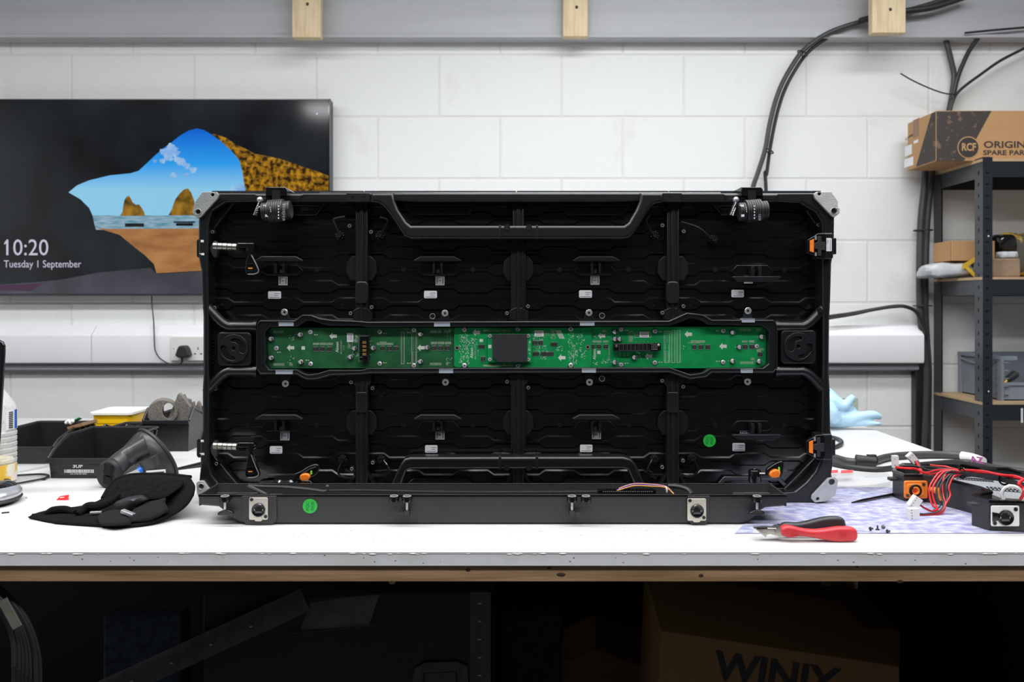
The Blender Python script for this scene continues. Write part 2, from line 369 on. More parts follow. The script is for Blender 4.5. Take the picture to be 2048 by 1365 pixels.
# ================================================================ THE ROOM
WY = 3.0
b = mb('mortar'); b.box((-3.2, WY+0.0015, 0), (3.4, WY+0.12, 2.7))
b.mat('wallpaint'); z0 = CZ+0.9; rh = 0.2255
random.seed(3)
for k in range(-10, 4):
    za = z0+(k-1)*rh; zb = za+rh; off = -1.602 if (k % 2 == 0) else -1.602+0.22275
    if zb < 0.01 or za > 2.68: continue
    x = off-0.4455*5
    while x < 3.4:
        xa, xb = max(x, -3.2), min(x+0.4455, 3.4)
        if xb-xa > 0.03:
            dy = random.uniform(-0.0006, 0.0006)
            b.box((xa+0.003, WY+dy, max(za+0.003, 0.0)), (xb-0.003, WY+0.01, min(zb-0.003, 2.7)))
        x += 0.4455
struct(b.build('wall_back', bevel=0.003, seg=2))
struct(mb('sidewall').box((-3.3, -3, 0), (-3.2, WY, 2.7)).build('wall_left'))
struct(mb('sidewall').box((3.4, -3, 0), (3.5, WY, 2.7)).build('wall_right'))
struct(mb('darkwall').box((-3.3, -3.1, 0), (3.5, -3, 2.7)).build('wall_front'))
struct(mb('floor').box((-3.3, -3.1, -0.1), (3.5, WY+0.12, 0)).build('floor'))
struct(mb('ceiling').box((-3.3, -3.1, 2.7), (3.5, WY+0.12, 2.8)).build('ceiling'))
zb = V(0, 76, 2.94).z
b = mb('beam'); b.box((-3.2, 2.945, zb+0.012), (3.4, WY, 2.7)); b.box((-3.2, 2.935, zb), (3.4, WY, zb+0.012))
struct(b.build('trim_1', bevel=0.003))
for (xa, xb, yb, lab, d) in ((584, 641, 75, 'pale timber post end hanging above the wall television', 2.86),
                       (1126, 1176, 73, 'short pale timber post end near the middle of the grey ceiling beam', 2.90),
                       (1745, 1812, 66, 'pale timber post end with black cables running behind it', 2.82)):
    a = V(xa, yb, d); c = V(xb, yb, d)
    o = mb('pine_pale').box((a.x, d, a.z), (c.x, d+0.035, 2.7)).build('timber_post', bevel=0.003)
    tag(o, lab, 'timber', 'timber posts below the ceiling')
    b = mb('knot'); kx = (a.x+c.x)/2+0.004; kz = a.z+random.uniform(0.08, 0.12)
    b.ball((kx, d+0.0005, kz), 0.007, sc=(1, 0.12, 1.1)); b.build('knot', o)
# ================================================================ TELEVISION
TD = 2.93
a = V(0, 592, TD); c = V(661, 198, TD); xl = c.x-1.235
t = thing('television', (c.x-0.62, TD, a.z), 'wide black television on the wall showing a beach seen through a dark sea cave', 'television')
mb('rack').box((xl, TD+0.004, a.z), (c.x, TD+0.045, c.z)).build('back_shell', t, bevel=0.004)
b = mb('dark_steel'); bw = 0.006
b.box((xl, TD, a.z), (c.x, TD+0.006, a.z+bw)); b.box((xl, TD, c.z-bw*0.5), (c.x, TD+0.006, c.z))
b.box((xl, TD, a.z), (xl+bw*0.7, TD+0.006, c.z)); b.box((c.x-bw*0.7, TD, a.z), (c.x, TD+0.006, c.z)); b.build('bezel', t)
scr = mb('screen_glass').box((xl+0.004, TD+0.0015, a.z+0.006), (c.x-0.004, TD+0.004, c.z-0.003)).build('screen', t)
wall_bracket = mb('rack').box((c.x-0.8, TD+0.045, a.z+0.2), (c.x-0.45, WY, a.z+0.5)).build('wall_bracket', t)
def pic(name, m, pts, lay, parent=None):
    bb = mb(m); d = TD+0.0015-0.0002*lay
    vs = [V(x, y, d) for x, y in pts]; bb.add(vs, [tuple(range(len(vs)))])
    return bb.build(name, parent or scr, smooth=False)
sky = [(137,385),(154,371),(178,361),(219,351),(260,347),(277,342),(290,330),(308,313),(325,298),(342,286),(359,272),(376,262),(393,257),(407,260),(420,267),(441,282),(461,300),(478,320),(485,344),(490,382),(490,433),(186,433),(178,416),(161,399)]
V0 = V(xl*0+0, 0, 1)
pic('picture_cave', 'pic_cave', [(-34,200),(657,200),(657,588),(-34,588)], 1)
pic('picture_sky', 'pic_sky', sky, 2)
pic('picture_sea', 'pic_sea', [(185,431),(490,431),(490,460),(192,460),(189,450)], 3)
pic('picture_sand', 'pic_sand', [(190,455),(215,458),(490,457),(490,541),(400,542),(313,547),(308,529),(290,511),(273,498),(239,470)], 4)
pic('picture_shore', 'pic_grey', [(-34,588),(-34,572),(60,566),(120,560),(200,545),(300,536),(313,548),(400,543),(490,541),(657,541),(657,588)], 2)
pic('picture_tint', 'pic_plum', [(-34,580),(-34,572),(88,567),(60,583)], 3)
pic('picture_rock', 'pic_rock', [(240,432),(245,424),(247,410),(249,400),(253,394),(258,392),(262,398),(265,405),(272,410),(278,409),(284,417),(288,424),(290,432)], 4)
pic('picture_rock', 'pic_rock', [(337,431),(344,418),(350,400),(358,389),(368,379),(376,377),(382,385),(388,400),(393,431)], 4)
b = mb('pic_cave'); b.rect(250, 447, 288, 454, TD+0.0006); b.rect(347, 443, 390, 446, TD+0.0006); b.rect(352, 446.5, 386, 452, TD+0.0006); b.build('picture_reflection', scr)
pic('picture_cliff', 'pic_cliff', [(424,268),(436,270),(452,276),(470,288),(492,298),(510,308),(538,313),(560,318),(585,326),(606,334),(632,342),(657,352),(657,541),(491,541),(490,382),(485,344),(478,320),(461,300),(441,282)], 3)
b = mb('pic_cloud'); rr = random.Random(5)
for (x, y, r) in ((333,305,12),(343,297,11),(350,306,9),(338,316,8),(354,318,7),(364,325,9),(373,332,7),(386,340,7),(325,322,6),(347,351,7),(372,350,5),(310,322,4),(481,376,9),(468,378,6)):
    n = 22; ph = rr.random()*6; vs = []
    for i in range(n):
        q = 2*PI*i/n; k = 1+0.18*math.sin(3*q+ph)+0.12*math.sin(7*q+2*ph)+0.06*rr.random()
        vs.append(V(x+r*k*math.cos(q), y+r*0.8*k*math.sin(q), TD+0.0006))
    b.add(vs, [tuple(range(n))])
b.build('picture_cloud', scr, smooth=False)
b = mb('pic_text'); b.text('10:20', 46/563, V(51, 497, TD+0.0006), sx=0.92)
b.add([V(*q, TD+0.0003) for q in ((11.6,481.5),(14.5,481.5),(14.5,486),(8.2,489.5),(8.2,487))], [(0,1,2,3,4)]); b.text('Tuesday 1 September', 20.5/563, V(85, 529, TD+0.0006), sx=0.86); b.ball(V(634, 228, TD+0.0008), 0.003, sc=(1, 0.1, 1.3))  # the last ball is a glint on the glass, painted as a glowing dot
b.build('clock_and_glint', scr)
# power lead of the television
t = thing('power_lead', V(364, 727, 2.90), 'thin power lead hanging from the television to a black plug in the white trunking', 'cable')
mb('cable').tube([V(303,588,2.965), V(304,610,2.96), V(307,640,2.955), V(308,660,2.925), V(309,690,2.918), V(311,703,2.918), V(318,715,2.918), V(330,724,2.915), V(345,730,2.91), V(358,730,2.905), V(363,724,2.903), V(364,715,2.903)], 0.0022, n=8).build('cord', t)
b = mb('black_rubber'); add_plate(b, smooth_loop([(356,694),(364,692),(372,694),(377,707),(378,712),(371,716),(357,716),(350,712),(351,706)], 3), 2.89, 0.032, bev=0.005)
b.cyl(V(364, 713, 2.903), V(364, 726, 2.903), 0.005, r2=0.003); b.build('plug', t)
# ================================================================ TRUNKING
t = thing('cable_trunking', V(924, 742, 2.97), 'long white plastic cable trunking along the block wall behind the bench', 'trunking')
def xprof(bb, prof, x0, x1):      # prof: (distance, z)
    return bb.loft([[(x0, y, z) for y, z in prof], [(x1, y, z) for y, z in prof]])
zz = lambda py, d: V(0, py, d).z
x0 = -2.3; xr = V(1849, 0, 2.93).x; xs = V(185, 0, 2.94).x
xprof(mb('trunk_shaded'), [(WY-0.001, zz(743, 2.99)), (2.965, zz(742, 2.965)), (2.958, zz(739, 2.958)), (2.962, zz(728, 2.96)), (2.962, zz(672, 2.95)), (WY-0.001, zz(665, 3.0))], x0, V(1838, 0, 2.96).x).build('lower_channel', t, bevel=0.001)
prof = [(WY-0.001, zz(652, 2.99)), (2.968, zz(651, 2.968)), (2.93, zz(671, 2.93)), (2.93, zz(722, 2.93)), (2.934, zz(727, 2.934)), (2.96, zz(727, 2.96)), (2.99, zz(690, 2.99))]
xprof(mb('trunk'), prof, x0, xs-0.001).build('cover', t, bevel=0.002)
xprof(mb('trunk'), prof, xs+0.001, xr).build('cover', t, bevel=0.002)
t = thing('wall_socket', V(382, 722, 2.925), 'white double wall socket on the trunking, left half holding the plug', 'socket')
pl = plate('face_plate', rrect(341, 674, 422, 722, 3), 2.921, 0.009, 'white_plastic', t, bev=0.002)
b = mb('ink')
for cx in (396,):
    b.rect(cx-1, 695, cx+1, 700, 2.9208); b.rect(cx-8, 707, cx-4, 709.5, 2.9208); b.rect(cx+4, 707, cx+8, 709.5, 2.9208)
b.rect(346, 697, 348, 699, 2.9208); b.build('socket_holes', pl)
# ================================================================ WALL CABLES
def cable(pts, r, lab, m='cable', name='cable', cat='cable', group='black cables on the block wall', d=None):
    d = d
    o = mb(m).tube([V(*p) if len(p) == 3 else V(p[0], p[1], d) for p in pts], r, n=10).build(name)
    return tag(o, lab, cat, group)
A = [(1905,-8),(1860,8),(1810,22),(1760,33),(1715,45),(1665,62),(1630,82),(1603,105),(1582,135),(1562,172),(1548,212),(1538,255),(1530,300),(1516,345),(1505,378),(1495,430),(1490,560),(1490,648)]
cable(A, 0.0085, 'thickest black cable curving from the ceiling beam down behind the open LED cabinet', d=2.925, m='cable_grey')
cable([(x+9-(6 if y > 330 else 0)*0+(8 if y > 330 else 0), y+4) for x, y in A[1:-4]]+[(1530,345),(1532,385),(1530,450),(1528,560),(1528,648)], 0.0065, 'black cable beside the thickest one, dropping straight behind the clamp of the cabinet', d=2.955)
for x, y in ((1604,105),(1536,300)):
    tag(mb('cable').torus(V(x+1, y+2, 2.93), V(x-10, y+18, 2.93)-V(x, y, 2.93), 0.018, 0.0025, n=20, m=6).build('cable_tie'),
        'black cable tie around the curving wall cables, '+('upper one at the bend' if y < 200 else 'lower one near the cabinet'), 'cable tie', 'ties on the curving wall cables')
cable([(1800,14),(1840,6),(1866,14),(1882,45),(1893,85),(1903,125),(1908,150),(1906,175),(1900,212),(1893,240)], 0.0095, 'thick black cable dropping from behind the timber post to the top of the printed carton', d=2.975, m='cable_grey')
cable([(2090,-4),(2048,14),(2010,34),(1970,62),(1942,96),(1925,130),(1914,160),(1908,185),(1900,215),(1894,240)], 0.008, 'black cable arching in from the upper right corner to the printed carton', d=2.955)
cable([(2090,76),(2048,97),(2000,122),(1960,150),(1930,172),(1912,190),(1903,212),(1898,240)], 0.005, 'thin black cable rising right from the cable junction above the printed carton', d=2.94)
cable([(1801,147),(1825,161),(1860,177),(1890,187),(1912,189)], 0.0025, 'long thin cut cable tie tail sticking left from the cable junction', d=2.93, name='cable_tie', cat='cable tie')
cable([(1720,42),(1770,28),(1812,22),(1860,16),(1900,4),(1935,-8)], 0.011, 'fat black cable passing behind the right timber post along the beam', d=2.90)
cable([(2090,50),(2048,55),(1990,60),(1930,66)], 0.004, 'thin cable running along the bottom of the beam at the right edge', d=2.925)
cable([(1852,330),(1848,380),(1842,440),(1839,520),(1840,620),(1846,680),(1853,740),(1852,820),(1849,900),(1848,1020)], 0.0115, 'thick black cable going down the wall left of the rack, the left of two', d=2.955, m='cable_grey')
cable([(1866,330),(1860,380),(1854,440),(1851,520),(1850,620),(1853,680),(1857,740),(1856,820),(1855,900),(1854,1020)], 0.0115, 'thick black cable going down the wall beside the rack upright, the right of two', d=2.97, m='cable_grey')
cable([(1655,634),(1700,628),(1750,619),(1790,613),(1812,614),(1832,624),(1842,645),(1850,662),(1856,672)], 0.0065, 'black cable sagging above the white trunking right of the cabinet', d=2.93)
cable([(1655,638),(1710,629),(1760,618),(1808,613)], 0.004, 'thin black cable lying along the sagging cable above the trunking', d=2.92)
for y, x in ((461, 1846), (612, 1845)):
    tag(mb('cable').torus(V(x, y, 2.962), (0, 0, 1), 0.031, 0.0025, n=20, m=6).build('cable_tie'), 'black cable tie holding the two vertical wall cables, '+('upper' if y < 500 else 'lower')+' one', 'cable tie', 'ties on the vertical wall cables')
o = mb('case_dark').box((V(1832,0,2.96).x, 2.96, CZ-0.56), (V(1849,0,2.96).x, WY, CZ-0.24)).build('conduit_box', bevel=0.006); tag(o, 'narrow black conduit box low on the wall under the trunking end', 'conduit')
b = mb('black_deep'); b.box((V(1860,0,2.955).x-0.005, 2.948, CZ-0.5), (V(1860,0,2.955).x+0.005, 2.956, CZ-0.48))
t = mb('pale_green').pbox(1655, 797, 1716, 832, 2.998, 0.0012).build('wall_sticker')
tag(t, 'pale green printed notice on the wall behind the blue gloves', 'sticker')
b = mb('ink_grey'); 
for k in range(5): b.rect(1688, 803+k*5, 1710-(k % 2)*6, 804.5+k*5, 2.9976)
b.build('print', t)
b = mb('green_ink'); b.rect(1673, 801, 1684, 814, 2.9976); b.build('print', t); b = mb('red_foil'); b.rect(1659, 799, 1668, 804, 2.9976); b.build('print', t)
# ================================================================ RACK
RX = 1.53; RF = 2.68; RB = 2.992; RW = 0.90
t = thing('storage_rack', (RX+RW/2, (RF+RB)/2, 0), 'black slotted steel storage rack with board shelves right of the bench', 'shelving')
def upright(x, y, sx, sy, z1):
    bb = mb('rack'); bb.box(tuple(min(p, q) for p, q in zip((x, y, 0), (x+0.031*sx, y+0.002*sy, z1))), tuple(max(p, q) for p, q in zip((x, y, 0), (x+0.031*sx, y+0.002*sy, z1))))
    bb.mat('rack_lit_and_grey'); lo = (min(x, x+0.002*sx), min(y+0.002*sy, y+0.048*sy), 0); hi = (max(x, x+0.002*sx), max(y+0.002*sy, y+0.048*sy), z1); bb.box(lo, hi)  # side flange coloured lighter for the light falling on it
    o = bb.build('upright', t); c = mb('black_deep'); k = 0
    z = 0.06
    while z < z1-0.02 and sy > 0:
        c.box((x+sx*0.013-0.004, y-0.0004, z), (x+sx*0.013+0.006, y+0.0001, z+0.006)); c.box((x-0.0004, y+0.022, z), (x+0.0001, y+0.028, z+0.012)) if sx > 0 else None
        z += 0.0375
    c.mat('label_white')
    for zq in (CZ+0.215, CZ-0.29): c.ball((x+sx*0.018, y-0.0002, zq), 0.0028, 8, 5, sc=(1, 0.3, 1)) if sy > 0 else None
    if sy > 0: c.build('slots', o)
ztop = V(0, 314, RF).z
upright(RX, RF, 1, 1, ztop); upright(RX+RW, RF, -1, 1, ztop); upright(RX, RB, 1, -1, ztop-0.01); upright(RX+RW, RB, -1, -1, ztop-0.01)
for zs in (CZ+0.459, CZ+0.0747, CZ-0.333, 0.14):
    bb = mb('rack'); bb.box((RX+0.003, RF+0.002, zs-0.052), (RX+RW-0.003, RF+0.006, zs)); bb.box((RX+0.003, RB-0.006, zs-0.052), (RX+RW-0.003, RB-0.002, zs))
    bb.build('shelf_beam', t, bevel=0.001)
    for xx in (RX+0.002, RX+RW-0.006): mb('rack_lit_and_grey').box((xx, RF+0.006, zs-0.052), (xx+0.004, RB-0.006, zs)).build('side_beam', t, bevel=0.001)  # side beams carry the same painted light
    mb('mdf').box((RX-0.002, RF+0.003, zs-0.001), (RX+RW-0.004, RB-0.003, zs+0.008)).build('shelf_board', t)
# printed carton
x0 = (1872-1024)/F*RF*1.0; zc = CZ+0.459+0.008; BD = RF+0.052; BB = 2.93
x0 = (1872-1024)/F*BD; hz = V(0, 221, BD).z
t = thing('cardboard_box', (x0+0.3, (BD+BB)/2, zc), 'large printed brown carton with black corner pattern overhanging the top of the rack', 'box')
bx = mb('cardboard').box((x0, BD, zc), (x0+0.62, BB, hz)).build('carton', t, bevel=0.004)
b = mb('box_print'); b.prism([(1873,223),(1983,222),(1958,268),(1928,322),(1873,322)], BD-0.0004, 0.0003)
pf = lambda y, z: Vector((x0-0.0004, y, z))
b.add([pf(BD+0.002, hz-0.004), pf(BD+0.03, hz-0.004), pf(BD+0.135, zc+0.004), pf(BD+0.002, zc+0.004)], [(0, 1, 2, 3)]); b.build('printed_pattern', bx, smooth=False)
b = mb('cardboard'); b.cyl(V(1937,295,BD-0.0012), V(1937,295,BD), 22/F*BD, 32); b.mat('box_ink'); b.cyl(V(1937,295,BD-0.0018), V(1937,295,BD), 20/F*BD, 32)
b.mat('cardboard'); b.text('RCF', 21/F*BD, V(1937.5,295,BD-0.0022), sx=0.78, bold=0.0012)
b.mat('box_ink'); b.text('ORIGINAL', 18.5/F*BD, V(1967,290,BD-0.0006), sx=1.33, bold=0.0006, align='LEFT'); b.text('SPARE PARTS', 13.5/F*BD, V(1966,306,BD-0.0006), sx=1.28, bold=0.0005, align='LEFT')
b.text('RCF', 0.014, pf(BD+0.20, hz-0.055), right=(0, -1, 0), bold=0.0003); b.text('ORIGINAL', 0.010, pf(BD+0.165, hz-0.05), right=(0, -1, 0), bold=0.0003)
b.text('▲▲▲', 0.01, pf(BD+0.2, zc+0.02), right=(0, -1, 0)) if False else None
for k in range(3): b.box((x0-0.0004, BD+0.16+k*0.02, zc+0.014), (x0, BD+0.172+k*0.02, zc+0.024))
b.build('lettering', bx)
b = mb('label_white')
for (ya, yb, za, zb2) in ((0.165, 0.215, -0.115, -0.08), (0.155, 0.22, -0.155, -0.125), (0.12, 0.15, -0.082, -0.072)):
    b.box((x0-0.0006, BD+ya, hz+za), (x0, BD+yb, hz+zb2))
b.build('paper_label', bx)
mb('tape_brown').box((x0-0.0008, BD+0.115, hz-0.06), (x0, BD+0.155, hz+0.0006)).box((x0, BD+0.115, hz), (x0+0.62, BD+0.155, hz+0.0006)).build('packing_tape', bx)
# items on the middle shelf
zs = CZ+0.0747+0.0081
def pillow(bb, c, sx, sy, sz, seed, n=18, m=10, k=0.16, R=None):      # crumpled soft parcel
    rnd = random.Random(seed); ph = [rnd.uniform(0, 6) for _ in range(8)]; rings = []
    for i in range(m+1):
        tt = PI*(i/m*0.96+0.02); ring = []
        for j in range(n):
            q = 2*PI*j/n; sup = lambda v: math.copysign(abs(v)**0.55, v)
            kk = 1+k*(math.sin(3*q+ph[0]+2*tt)*0.5+math.sin(5*q+ph[1]-3*tt)*0.35+math.sin(9*q+ph[2]+5*tt)*0.2)
            p = Vector((sup(math.cos(q))*sup(math.sin(tt))*sx*kk, sup(math.sin(q))*sup(math.sin(tt))*sy*kk, max(-1, sup(math.cos(tt)))*sz*(1+0.5*(kk-1))))
            if R is not None: p = R @ p
            ring.append(Vector(c)+p)
        rings.append(ring)
    return bb.loft(rings)
def rest(o, z):        # sit an unparented mesh or thing on height z
    o.location.z = z; return o
b = mb('poly'); p = V(1915, 545, 2.82); pillow(b, (p.x-0.02, 2.865, zs+0.027), 0.082, 0.062, 0.026, 4, R=Matrix.Rotation(-0.08, 3, 'Y'))
o = rest(b.build('poly_bag'), zs); tag(o, 'grey plastic mailing bag with yellow tape squashed under the small carton', 'bag', 'mailing bags on the middle shelf')
b = mb('yellow_tape'); 
for (q0, q1) in (((1925, 536), (1952, 520)), ((1930, 533), (1950, 553))):
    a = V(*q0, 2.787); c = V(*q1, 2.785); n = Vector((0, 0, 0.008)); b.add([a-n, c-n, c+n, a+n, a-n+Vector((0, .003, 0)), c-n+Vector((0, .003, 0)), c+n+Vector((0, .003, 0)), a+n+Vector((0, .003, 0))], [(0, 1, 2, 3), (7, 6, 5, 4), (0, 1, 5, 4), (3, 2, 6, 7)])
b.build('yellow_tape', o)
a = V(1903, 522, 2.80); c = V(1990, 482, 2.80)
o = mb('cardboard').box((a.x, 2.80, a.z), (c.x, 2.92, c.z)).build('cardboard_box', bevel=0.002); tag(o, 'small plain brown carton resting on the grey bag on the middle shelf', 'box')
mb('box_ink').box((a.x-0.0003, 2.803, a.z+0.002), (a.x, 2.8045, c.z-0.002)).build('seam', o)
b = mb('paper_wrap'); a = V(1978, 558, 2.71); c = V(2042, 517, 2.71); b.box((a.x, 2.71, zs), (c.x, 2.80, c.z))
o = b.build('wrapped_parcel', bevel=0.006, seg=3); tag(o, 'brown paper wrapped parcel on the middle rack shelf behind the upright', 'parcel')
zp = c.z
b = mb('bag_mix'); pillow(b, (a.x+0.185, 2.87, zp-0.01), 0.10, 0.06, 0.075, 9); o = b.build('poly_bag'); rest(o, zs)
tag(o, 'crumpled bag striped black and yellow standing behind the wrapped parcel', 'bag', 'mailing bags on the middle shelf')
b = mb('black_gloss'); pillow(b, (a.x+0.115, 2.835, zs+0.09), 0.038, 0.045, 0.030, 19); b.build('dark_panel', o)
b = mb('poly'); pillow(b, (V(2018, 0, 2.74).x, 2.75, zp+0.013), 0.032, 0.02, 0.012, 29); o = rest(b.build('poly_bag'), zp); tag(o, 'little white plastic bag lying on the wrapped parcel', 'bag', 'mailing bags on the middle shelf')
# grey crate on the lower shelf
zs = CZ-0.333+0.0082; cx = 1.615; cf = 2.72; ck = 2.978; ch = 0.147; cw = 0.42
t = thing('plastic_crate', (cx+cw/2, (cf+ck)/2, zs), 'grey open plastic crate holding a tool on the lower rack shelf', 'crate')
b = mb('crate'); b.box((cx, cf, zs), (cx+0.006, ck, zs+ch)); b.box((cx+cw-0.006, cf, zs), (cx+cw, ck, zs+ch)); b.box((cx, ck-0.006, zs), (cx+cw, ck, zs+ch))
b.box((cx, cf, zs), (cx+cw, ck, zs+0.006)); b.box((cx, cf, zs), (cx+cw, cf+0.006, zs+0.055)); b.build('body', t, bevel=0.0015)
b = mb('crate'); b.box((cx-0.008, cf-0.004, zs+ch-0.012), (cx+0.004, ck, zs+ch)); b.box((cx-0.006, cf-0.006, zs), (cx+0.004, cf+0.018, zs+ch)); b.box((cx-0.006, ck-0.02, zs), (cx, ck, zs+ch))
b.box((cx, cf-0.004, zs+0.05), (cx+cw, cf+0.004, zs+0.06)); b.box((cx+0.0, cf-0.002, zs+ch-0.014), (cx+0.05, cf+0.006, zs+ch))
for k in range(5): b.box((cx-0.006, cf+0.03+0.0, zs+0.02+k*0.026), (cx, cf+0.036, zs+0.024+k*0.026)); b.box((cx, cf-0.006, zs+0.02+k*0.026), (cx+0.02, cf, zs+0.023+k*0.026))
b.build('ribs', t, bevel=0.0008)
b = mb('crate')
pts = [(cx-0.006, ck-0.02-0.02*i, zs+ch-0.022-0.012*math.sin(PI*i/10)) for i in range(11)]
b.tube(pts, 0.003, n=6, sub=2); b.build('grip_arch', t)
t = thing('hand_tool', (1.70, 2.76, zs+0.006), 'black handled tool with brass tip leaning inside the grey crate', 'tool')
mb('black_grip').tube([V(2012,762,2.77), V(2022,755,2.775), V(2031,748,2.78)], [0.010, 0.013, 0.014], n=10).build('handle', t); mb('gold').tube([V(2004,773,2.765), V(2012,762,2.77)], [0.006, 0.009], n=10).build('tip', t)
t = mb('label_white').pbox(2042, 817, 2046, 846, RF+0.0012, 0.0006).build('shelf_label'); tag(t, 'narrow white strip stuck on the lower shelf beam', 'label')
# ================================================================ WORKBENCH
FD = HC*F/(1105-YH); BKD = HC*F/(837-YH)          # front and back edge of the top
BX0 = -1.75; BX1 = 0.90; TH = 0.0175
t = thing('workbench', ((BX0+BX1)/2, (FD+BKD)/2, 0), 'long white topped workbench with a pine rail under its front edge', 'workbench')
top = mb('laminate').box((BX0, FD, TZ-0.0022), (BX1, BKD, TZ)).build('tabletop_surface', t)
mb('board_edge').box((BX0, FD+0.0006, TZ-TH), (BX1, BKD, TZ-0.0022)).build('tabletop_core', t)
b = mb('chip'); rnd = random.Random(8)
for i in range(70):
    x = rnd.uniform(-0.68, 0.68); s = rnd.uniform(0.001, 0.004)
    b.ball((x, FD+0.0003, TZ-0.0022-rnd.uniform(-0.0006, 0.0008)), s, 7, 4, sc=(1.4, 0.25, 0.25))
b.build('chipped_edge', top)
b = mb('ink_grey')
for i in range(26):
    x = rnd.uniform(-0.66, 0.66); z = TZ-rnd.uniform(0.004, 0.015); s = rnd.uniform(0.0004, 0.0010); b.ball((x, FD+0.0006, z), s, 6, 4, sc=(1.5, 0.2, 1))
for i in range(60):
    x = rnd.uniform(-0.6, 0.6); y = rnd.uniform(FD+0.01, FD+0.1); b.box((-0.002, -0.0002, 0), (0.002, 0.0002, 0.00015), R=rz(rnd.uniform(-.6, .6)), o=(x, y, TZ))
b.build('scuff_marks', top)
rz0 = TZ-TH-0.0225
rail = mb('pine_rail').box((BX0, FD+0.006, rz0), (BX1, FD+0.05, TZ-TH)).build('front_rail', t, bevel=0.0015)
b = mb('knot')
for (x, y, s, k) in ((936,1141,.003,1.1),(1122,1150,.0035,1.7),(1098,1137,.0022,1.2),(784,1166,.0035,1.2),(1402,1152,.0030,1.1),(1714,1135,.0014,1.1),(1800,1164,.003,1.5)):
    p = V(x, y, FD+0.0059); b.ball(p, s, 10, 6, sc=(k, 0.12, 0.75))
b.build('knot', rail)
for x in (BX0+0.04, BX1-0.04):
    mb('pine_rail').box((x-0.035, BKD-0.12, 0), (x+0.035, BKD-0.05, TZ-TH)).build('leg', t, bevel=0.002)
    mb('pine_rail').box((x-0.035, FD+0.051, 0), (x+0.035, FD+0.12, TZ-TH)).build('leg', t, bevel=0.002)
mb('pine_rail').box((BX0, BKD-0.05, rz0), (BX1, BKD-0.008, TZ-TH)).build('rear_rail', t, bevel=0.0015)
b = mb('bluemat'); b.add([T(1470, 1067, 0.0008), T(2200, 1067, 0.0008), T(2040, 975, 0.0008), T(1560, 975, 0.0008)]+[T(1470, 1067, 0), T(2200, 1067, 0), T(2040, 975, 0), T(1560, 975, 0)], [(0, 1, 2, 3), (0, 1, 5, 4), (1, 2, 6, 5), (2, 3, 7, 6), (3, 0, 4, 7)])
tag(b.build('work_mat'), 'worn scratched blue and white mat lying flat at the right of the bench', 'mat')
# ================================================================ LED CABINET
DF = 1.300; DM = 1.335; K = DM/F
cab = thing('led_cabinet', (0.004, 1.34, TZ), 'large black LED wall cabinet standing open with its green circuit board showing', 'LED panel')
outer = [(412,386),(500,386),(742,386),(1036,386),(1327,386),(1560,386),(1652,386),(1668,400),(1670,425),(1669,500),(1664,527),(1662,600),(1660,640),(1659,745),(1661,780),(1662,860),(1667,885),(1667,930),(1664,950),(1670,975),(1652,1003),(1632,1006),(1036,1006),(430,1006),(404,1002),(396,975),(400,935),(399,880),(404,862),(404,775),(406,745),(406,640),(403,600),(401,540),(396,515),(396,440),(398,402)]
inner = [(452,404),(500,404),(742,404),(1036,404),(1327,404),(1560,404),(1600,406),(1632,424),(1644,446),(1645,500),(1645,527),(1645,600),(1646,640),(1646,745),(1645,780),(1644,860),(1644,885),(1643,920),(1630,945),(1612,966),(1590,984),(1560,986),(1036,986),(500,986),(440,970),(424,950),(419,930),(418,880),(418,862),(418,775),(417,745),(417,640),(417,600),(416,540),(416,515),(416,450),(424,422)]
fr = mb('black').ring(outer, inner, DF, 0.062).build('frame', cab, bevel=0.0045, seg=4)
b = mb('black')            # thickened frame stretches and corner webs
b.tube([V(x, y, DF+0.012) for x, y in ((640,394),(720,394),(1036,394),(1340,394),(1440,394))], 0.0078, n=12, sub=1)
for p in ([(1612,404),(1645,440),(1645,470),(1600,404)], [(452,404),(416,446),(416,475),(470,404)], [(1645,900),(1645,945),(1600,986),(1560,986)], [(417,900),(417,950),(452,986),(490,986)]):
    c = mb('black'); c.prism(p, DF+0.020, 0.04); c.build('corner_web', cab, bevel=0.003)
b.build('top_tube', fr)
b = mb('black_rib')
for x in (723, 1347): add_plate(b, rrect(x-31, 386, x+17, 404, 2), DF-0.002, 0.02, bev=0.001)
for x in (704, 727, 1340, 1363): b.mat('black_deep'); b.cyl(V(x, 391, DF-0.0028), V(x, 391, DF), 0.0022, 12)
b.build('joint_plate', fr)
for (xa, xb) in ((506, 608), (1446, 1560)):
    b = mb('black'); b.prism([(xa, 387), (xb, 387), (xb-8, 404), (xa+8, 404)], DF-0.003, 0.02); b.build('clamp_seat', fr, bevel=0.004, seg=3)
